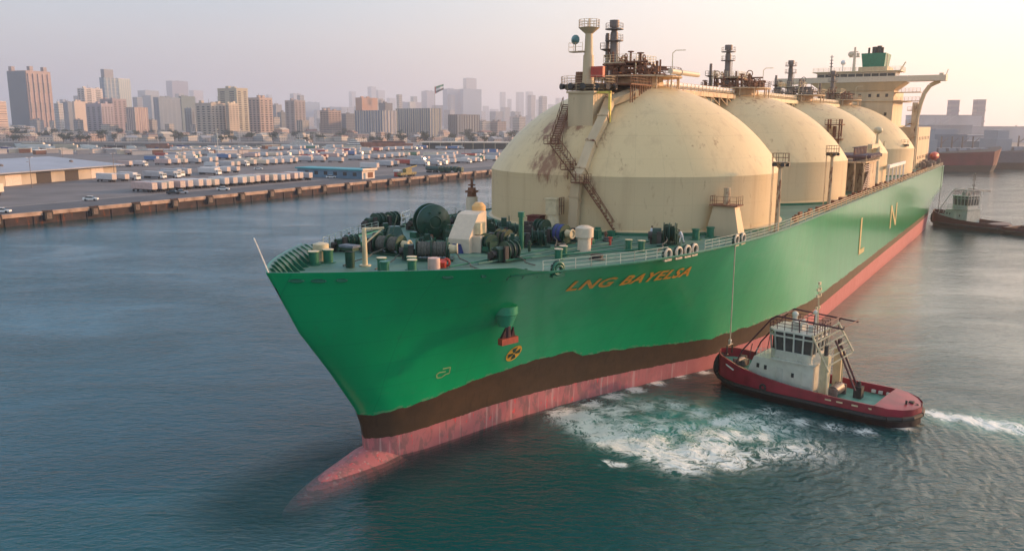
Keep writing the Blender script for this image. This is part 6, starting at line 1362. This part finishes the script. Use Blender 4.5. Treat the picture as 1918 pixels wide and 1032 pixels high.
# trees
leafm=mat('leaf_green',(.035,.055,.030),.8,var=.5,scale=.6); trunkm=mat('trunk_brown',(.10,.07,.05),.9)
def tree_proto(seed,hh,ww,palm=False):
    q=random.Random(seed); r=empty('palm_tree' if palm else 'tree'); t_=M(); t_.cyl((0,0,-.2),(q.uniform(-.5,.5),q.uniform(-.5,.5),hh*(.85 if palm else .55)),.35,.16,8)
    if not palm:
        for k in range(5): a=q.uniform(0,6.3); t_.cyl((0,0,hh*.35),(math.cos(a)*ww*.3,math.sin(a)*ww*.3,hh*.7),.14,.06,5)
    t_.build('trunk',trunkm,r)
    c=M()
    if palm:
        for k in range(16):
            a=k*6.283/16+q.uniform(-.1,.1); P=[Vector((math.cos(a)*u*ww*.5,math.sin(a)*u*ww*.5,hh*.86+1.6*u-3.0*u*u)) for u in(0,.35,.7,1.0)]; s=Vector((-math.sin(a),math.cos(a),0))
            for u0,u1,w0,w1 in zip(P[:-1],P[1:],(.15,.5,.4),(.5,.4,.05)): c.add([u0-s*w0,u0+s*w0,u1+s*w1,u1-s*w1],[(0,1,2,3)])
    else:
        cl=[Vector((q.gauss(0,.26)*ww,q.gauss(0,.26)*ww,hh*.68+q.gauss(0,.13)*hh)) for _ in range(11)]
        for _ in range(420):
            o=q.choice(cl)+Vector((q.gauss(0,1),q.gauss(0,1),q.gauss(0,.8)))*ww*.10; a=Vector((q.uniform(-1,1),q.uniform(-1,1),q.uniform(-1,1))).normalized(); b_=a.orthogonal().normalized(); e=a.cross(b_); s=q.uniform(.35,.8)
            c.add([o-b_*s,o-e*s*.6,o+b_*s,o+e*s*.6],[(0,1,2,3)])
    c.build('crown',leafm,r,smooth=False); return r
tps=[tree_proto(1,8,9),tree_proto(2,10,10),tree_proto(3,7,11)]; pp_=tree_proto(4,11,7,True)
used=set(); trs=[]
for i in range(150):
    px=rc.uniform(-20,1060); Dd=rc.choice([1160,1230,1380,1520,1600])+rc.uniform(-25,25)
    if 270<px<360 and rc.random()<.5: Dd=1640
    k=rc.randint(0,3); src=(tps+[pp_])[k]; P=(kx(px)*Dd,Dd,QZ); s=rc.uniform(.9,1.7)
    if k not in used: used.add(k); o=src; o.location=P; o.scale=(s,s,s)
    else: o=dup(src,None,P,rc.uniform(0,6),(s,s,s))
    o['category']='tree'; o['group']='trees among the low houses'; trs.append((Dd,o))
for lo,hi,nm in((0,1195,'along the creek'),(1195,1300,'in the second line'),(1300,1450,'in the third line'),(1450,9000,'before the towers')): relabel([o for d_,o in trs if lo<=d_<hi],'dark green tree, {} from the left '+nm)
# boats in the creek and along its bank
def boat(px,Dd,Ln,hz,hm,sm,lab,name='yacht',yaw=None,tiers=3,z=0):
    r=empty(name,(kx(px)*Dd,Dd,z),(yaw if yaw is not None else R(8))); tag(r,lab,'boat')
    q=M(); st=[(0,.0),(.06,.45),(.2,.85),(.45,1),(.85,.95),(1,.8)]; B=Ln*.11
    for sg in(-1,1):
        b0=len(q.v)
        for a,k in st:
            for z_,kk,ov in((-.6,.7,.04),(hz*.4,.9,.02),(hz*(1.25 if a<.3 else 1),1,0)): q.v.append((a*Ln+ov*Ln*(1-a)*2*(1 if a<.3 else 0),sg*k*B*kk,z_))
        for i in range(5):
            for k in range(2): q.f.append([b0+i*3+k,b0+i*3+k+1,b0+i*3+k+4,b0+i*3+k+3]); q.mi.append(0)
    n=len(q.v)//2; q.f.append([n-3,n-2,n-1,2*n-1,2*n-2,2*n-3]); q.mi.append(0)
    q.f.append([2,5,8,11,14,17,n+17,n+14,n+11,n+8,n+5]); q.mi.append(0)
    q.build('hull',hm,r,smooth=False)
    for t_ in range(tiers):
        u0,u1=.22+.08*t_,.86-.10*t_; zz=hz+t_*hz*.55
        q=M(); q.box(((u0+u1)/2*Ln,0,zz+hz*.26),((u1-u0)*Ln,B*(1.5-.25*t_),hz*.5),top=.93); q.build('superstructure',sm,r,smooth=False)
        q=M(); q.box(((u0+u1)/2*Ln,0,zz+hz*.30),((u1-u0)*Ln*.94,B*(1.5-.25*t_)+.15,hz*.18)); q.build('window_band',glassm,r,smooth=False)
    q=M(); q.cyl((Ln*.5,0,hz),(Ln*.5,0,hz*(2.8+.3*tiers)),.15,.08,6); q.build('mast',white,r)
    return r
wood=mat('dhow_wood',(.32,.13,.08),.7,var=.3,scale=.3); 
boat(524,1000,44,4.2,white,white,'large white motor yacht with stepped decks moored in the creek')
boat(268,1010,32,3.6,wood,wood,'orange-brown wooden dhow moored under the trees','dhow',tiers=1)
boat(385,1000,20,2.0,white,white,'slim white boat before the cream apartment block','motor_boat',tiers=1)
boat(424,1010,26,2.4,white,white,'white boat with a long flat deck right of the slim one','motor_boat',tiers=1)
boat(600,960,26,3.4,white,white,'white motor yacht right behind the dark pole',tiers=1)
boat(636,960,30,4.6,pale,white,'pinkish white ship with three decks between the yacht and the rusty ship','ship')
boat(686,950,28,3,white,white,'white yacht behind the rusty ship, left one of two',tiers=2)
boat(724,950,24,3,white,white,'white yacht behind the rusty ship, right one of two',tiers=1)
boat(22,1010,40,4,white,pale,'white motor yacht behind the warehouse near the left edge',tiers=1)
boat(95,1015,28,3.4,pale,pale,'cream boat behind the warehouse, second from the left',tiers=1)
boat(145,1015,20,3,white,white,'white pointed boat behind the warehouse, third from the left',tiers=0)
boat(478,1010,18,2.4,pale,pale,'small cream boat left of the large white yacht',tiers=0)
boat(190,1040,26,2.0,dkmetal,dkmetal,'dark flat barge behind the warehouse','barge',tiers=0)
boat(745,978,16,2.4,white,white,'small white boat right of the rusty ship',tiers=0)
for i in range(40):
    px=-10+i*16+rc.uniform(-8,8); boat(px,rc.uniform(925,1090) if px>430 or i%3==0 else rc.uniform(790,960),rc.uniform(10,18),rc.uniform(1.3,2.2),rc.choice([white,pale,wood,blue]),rc.choice([white,pale]),'small moored boat, %s from the left among those scattered on the creek'%nth(i),'motor_boat',tiers=rc.randint(0,1),yaw=rc.uniform(-.5,.6))
for i in range(20):
    px=-20+i*27+rc.uniform(-8,8); D_2=rc.uniform(820,885) if px>470 else rc.uniform(715,755)
    if 640<px<760: continue
    r=empty('shed',(kx(px)*D_2,D_2,QZ),rc.uniform(.4,.9)); tag(r,'small shed on the near creek bank, %s from the left'%nth(i),'shed','sheds on the near creek bank')
    w=rc.uniform(8,18); q=M(); q.bx(0,w,0,9,0,3.6); q.build('wall',rc.choice([pale,mat('shed_grey',(.3,.3,.32)),brown,endm]),r,smooth=False); q=M(); q.bx(-.5,w+.5,-.5,9.5,3.6,4.1); q.build('roof',rc.choice([pale,hz1_ if False else mat('roof_grey',(.30,.31,.34),.7),white]),r,smooth=False)
r=boat(672,905,58,5.5,wood,wood,'rust-brown cargo ship laid up behind the trailer rows','cargo_ship',tiers=1,z=QZ)
# ------------------------------------------------------------ right background: terminal and red ships
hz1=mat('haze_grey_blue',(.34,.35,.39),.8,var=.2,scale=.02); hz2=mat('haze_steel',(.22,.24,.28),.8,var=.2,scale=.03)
def blk(name,lab,cat,x0,x1,ytop,Dp,mm,dep=40,parts=None):
    a=kx(x0)*Dp; b=kx(x1)*Dp; d=ray((x0+x1)/2,ytop); h=H+d.z/d.y*Dp-QZ
    r=empty(name,(a,Dp,QZ)); tag(r,lab,cat)
    q=M(); q.bx(0,b-a,0,dep,-.5,h); q.build('wall',mm,r,smooth=False)
    q=M(); q.bx(-.4,b-a+.4,-.4,dep+.4,h,h+1.2); q.build('roof',hz2,r,smooth=False)
    if parts: parts(r,b-a,h)
    return r
def ct(r,w,h):
    q=M(); [q.bx(-.6,w+.6,-.6,0,z,z+3) for z in(h*.45,h*.72)]; q.build('louvre_band',hz2,r,smooth=False)
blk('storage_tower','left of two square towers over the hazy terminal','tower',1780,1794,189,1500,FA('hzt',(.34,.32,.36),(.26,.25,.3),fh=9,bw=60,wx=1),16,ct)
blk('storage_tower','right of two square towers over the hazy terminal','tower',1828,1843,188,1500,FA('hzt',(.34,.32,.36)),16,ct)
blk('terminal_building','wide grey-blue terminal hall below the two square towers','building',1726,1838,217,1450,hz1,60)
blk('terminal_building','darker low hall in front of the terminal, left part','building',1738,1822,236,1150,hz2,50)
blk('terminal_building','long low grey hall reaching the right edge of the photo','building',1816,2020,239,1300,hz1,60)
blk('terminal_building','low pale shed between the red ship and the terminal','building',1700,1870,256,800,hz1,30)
a=G(1857,252,QZ); r=empty('storage_tank',(kx(1857)*1500,1500,QZ)); tag(r,'long horizontal tank on thin legs at the right horizon','tank')
q=M(); q.cyl((0,0,19),(38,0,19),3.4,3.4,16); q.ell((0,0,19),(3,3.4,3.4)); q.ell((38,0,19),(3,3.4,3.4)); q.build('tank_body',FA('tk',(.50,.48,.44)),r)
for k in range(7): q=M(); q.cyl((2+k*5.6,0,0),(2+k*5.6,0,17),.4,.4,6); q.build('leg',hz1,r)
q=M(); q.cyl((0,0,0),(0,0,26),1.4,1.2,10); o=q.build('chimney',hz1,None,(kx(1904)*1450,1450,QZ)); tag(o,'short thick chimney near the right edge behind the terminal','chimney')
for i,px in enumerate((1752,1762,1778)):
    q=M(); q.cyl((0,0,0),(0,0,26+i*3),.6,.4,6); q.cyl((-7,0,20),(9,0,27+i*2),.4,.3,5); q.cyl((0,0,26),(9,0,27),.2,.2,4); o=q.build('harbour_crane',hz1,None,(kx(px)*1380,1380,QZ)); tag(o,'thin hazy harbour crane left of the square towers, %s from the left'%nth(i),'crane','hazy harbour cranes'); o.scale=(1.4,1.4,1.4)
def bigship(name,lab,px0,px1,Dp,fb,hm,bowright=True):
    a=kx(px0)*Dp; b=kx(px1)*Dp; Ln=b-a; B=15
    r=empty(name,(a,Dp,0)); tag(r,lab,'ship')
    q=M(); st=[(0,.75,0),(.03,.95,0),(.3,1,0),(.8,1,0),(.9,.75,.0),(.97,.35,.01),(1,.0,.02)]
    zs=[(-1,.7,-.02),(fb*.35,.95,-.012),(fb*.352,.95,-.012),(fb,1,0)]
    for sg in(-1,1):
        b0=len(q.v)
        for u,k,rise in st:
            for z_,kk,ov in zs: q.v.append((u*Ln+(ov*Ln*3 if u>.85 else 0),B+sg*k*kk*B,z_+(fb*.35*max(0,(u-.72)/.28) if z_==fb else 0)))
        n4=len(zs)
        for i in range(len(st)-1):
            for k in range(n4-1): q.f.append([b0+i*n4+k,b0+i*n4+k+1,b0+(i+1)*n4+k+1,b0+(i+1)*n4+k]); q.mi.append(1 if k<2 else 0)
    n=len(q.v)//2; q.f.append([3+4*i for i in range(len(st))]+[n+3+4*i for i in reversed(range(len(st)-1))]); q.mi.append(1)
    q.build('hull',[hm,mat('ship_boot',(.05,.045,.05),.7)],r,smooth=False)
    q=M(); q.bx(Ln*.04,Ln*.18,B-11,B+11,fb,fb+9); q.bx(Ln*.06,Ln*.16,B-9,B+9,fb+9,fb+15); q.build('superstructure',hz1,r,smooth=False)
    q=M()
    for k in range(5): q.box((Ln*(.26+k*.12),B,fb+1.6),(Ln*.09,20,3.2),top=.85)
    q.build('hatch_cover',hz2,r,smooth=False)
    q=M()
    for k in range(4): q.cyl((Ln*(.32+k*.12),B,fb),(Ln*(.32+k*.12),B,fb+11),.7,.5,8); q.cyl((Ln*(.32+k*.12),B,fb+6),(Ln*(.39+k*.12),B,fb+10),.3,.3,6)
    q.build('deck_crane',grymetal,r)
    return r
bigship('cargo_ship','rust-red cargo ship hull lying behind the stern of the gas tanker',1735,1903,560,12.5,mat('ship_dark_red',(.12,.010,.022),.6,var=.3,scale=.1,rust=.1))
bigship('cargo_ship','dark hull crossing the right edge of the photo behind the red ship',1868,2080,600,12.5,mat('ship_dark',(.10,.10,.13),.6,var=.2))
r=empty('grey_ship',(kx(1722)*640,640,0)); r.name='moored_ship'; tag(r,'blue-grey ship with a sloped bow behind the red ship and the deckhouse','ship')
q=M(); q.prism([(0,0),(52,0),(60,10),(52,20),(0,20)],0,19); q.bx(10,40,4,16,19,24); q.build('hull',hz2,r,smooth=False); q=M(); q.bx(16,34,6,14,24,28); q.build('superstructure',hz1,r,smooth=False)
# ============================================================ HAZE
m=bpy.data.materials.new('haze_air'); m.use_nodes=True; t=m.node_tree; t.nodes.clear(); o_=t.nodes.new('ShaderNodeOutputMaterial'); v_=t.nodes.new('ShaderNodeVolumePrincipled')
v_.inputs['Color'].default_value=(.85,.88,.98,1); v_.inputs['Density'].default_value=0.00017; v_.inputs['Anisotropy'].default_value=.5
t.links.new(v_.outputs[0],o_.inputs['Volume'])
q=M(); q.bx(-14500,14500,-300,16500,-8,430); o=q.build('haze',m,smooth=False); tag(o,kind='stuff')
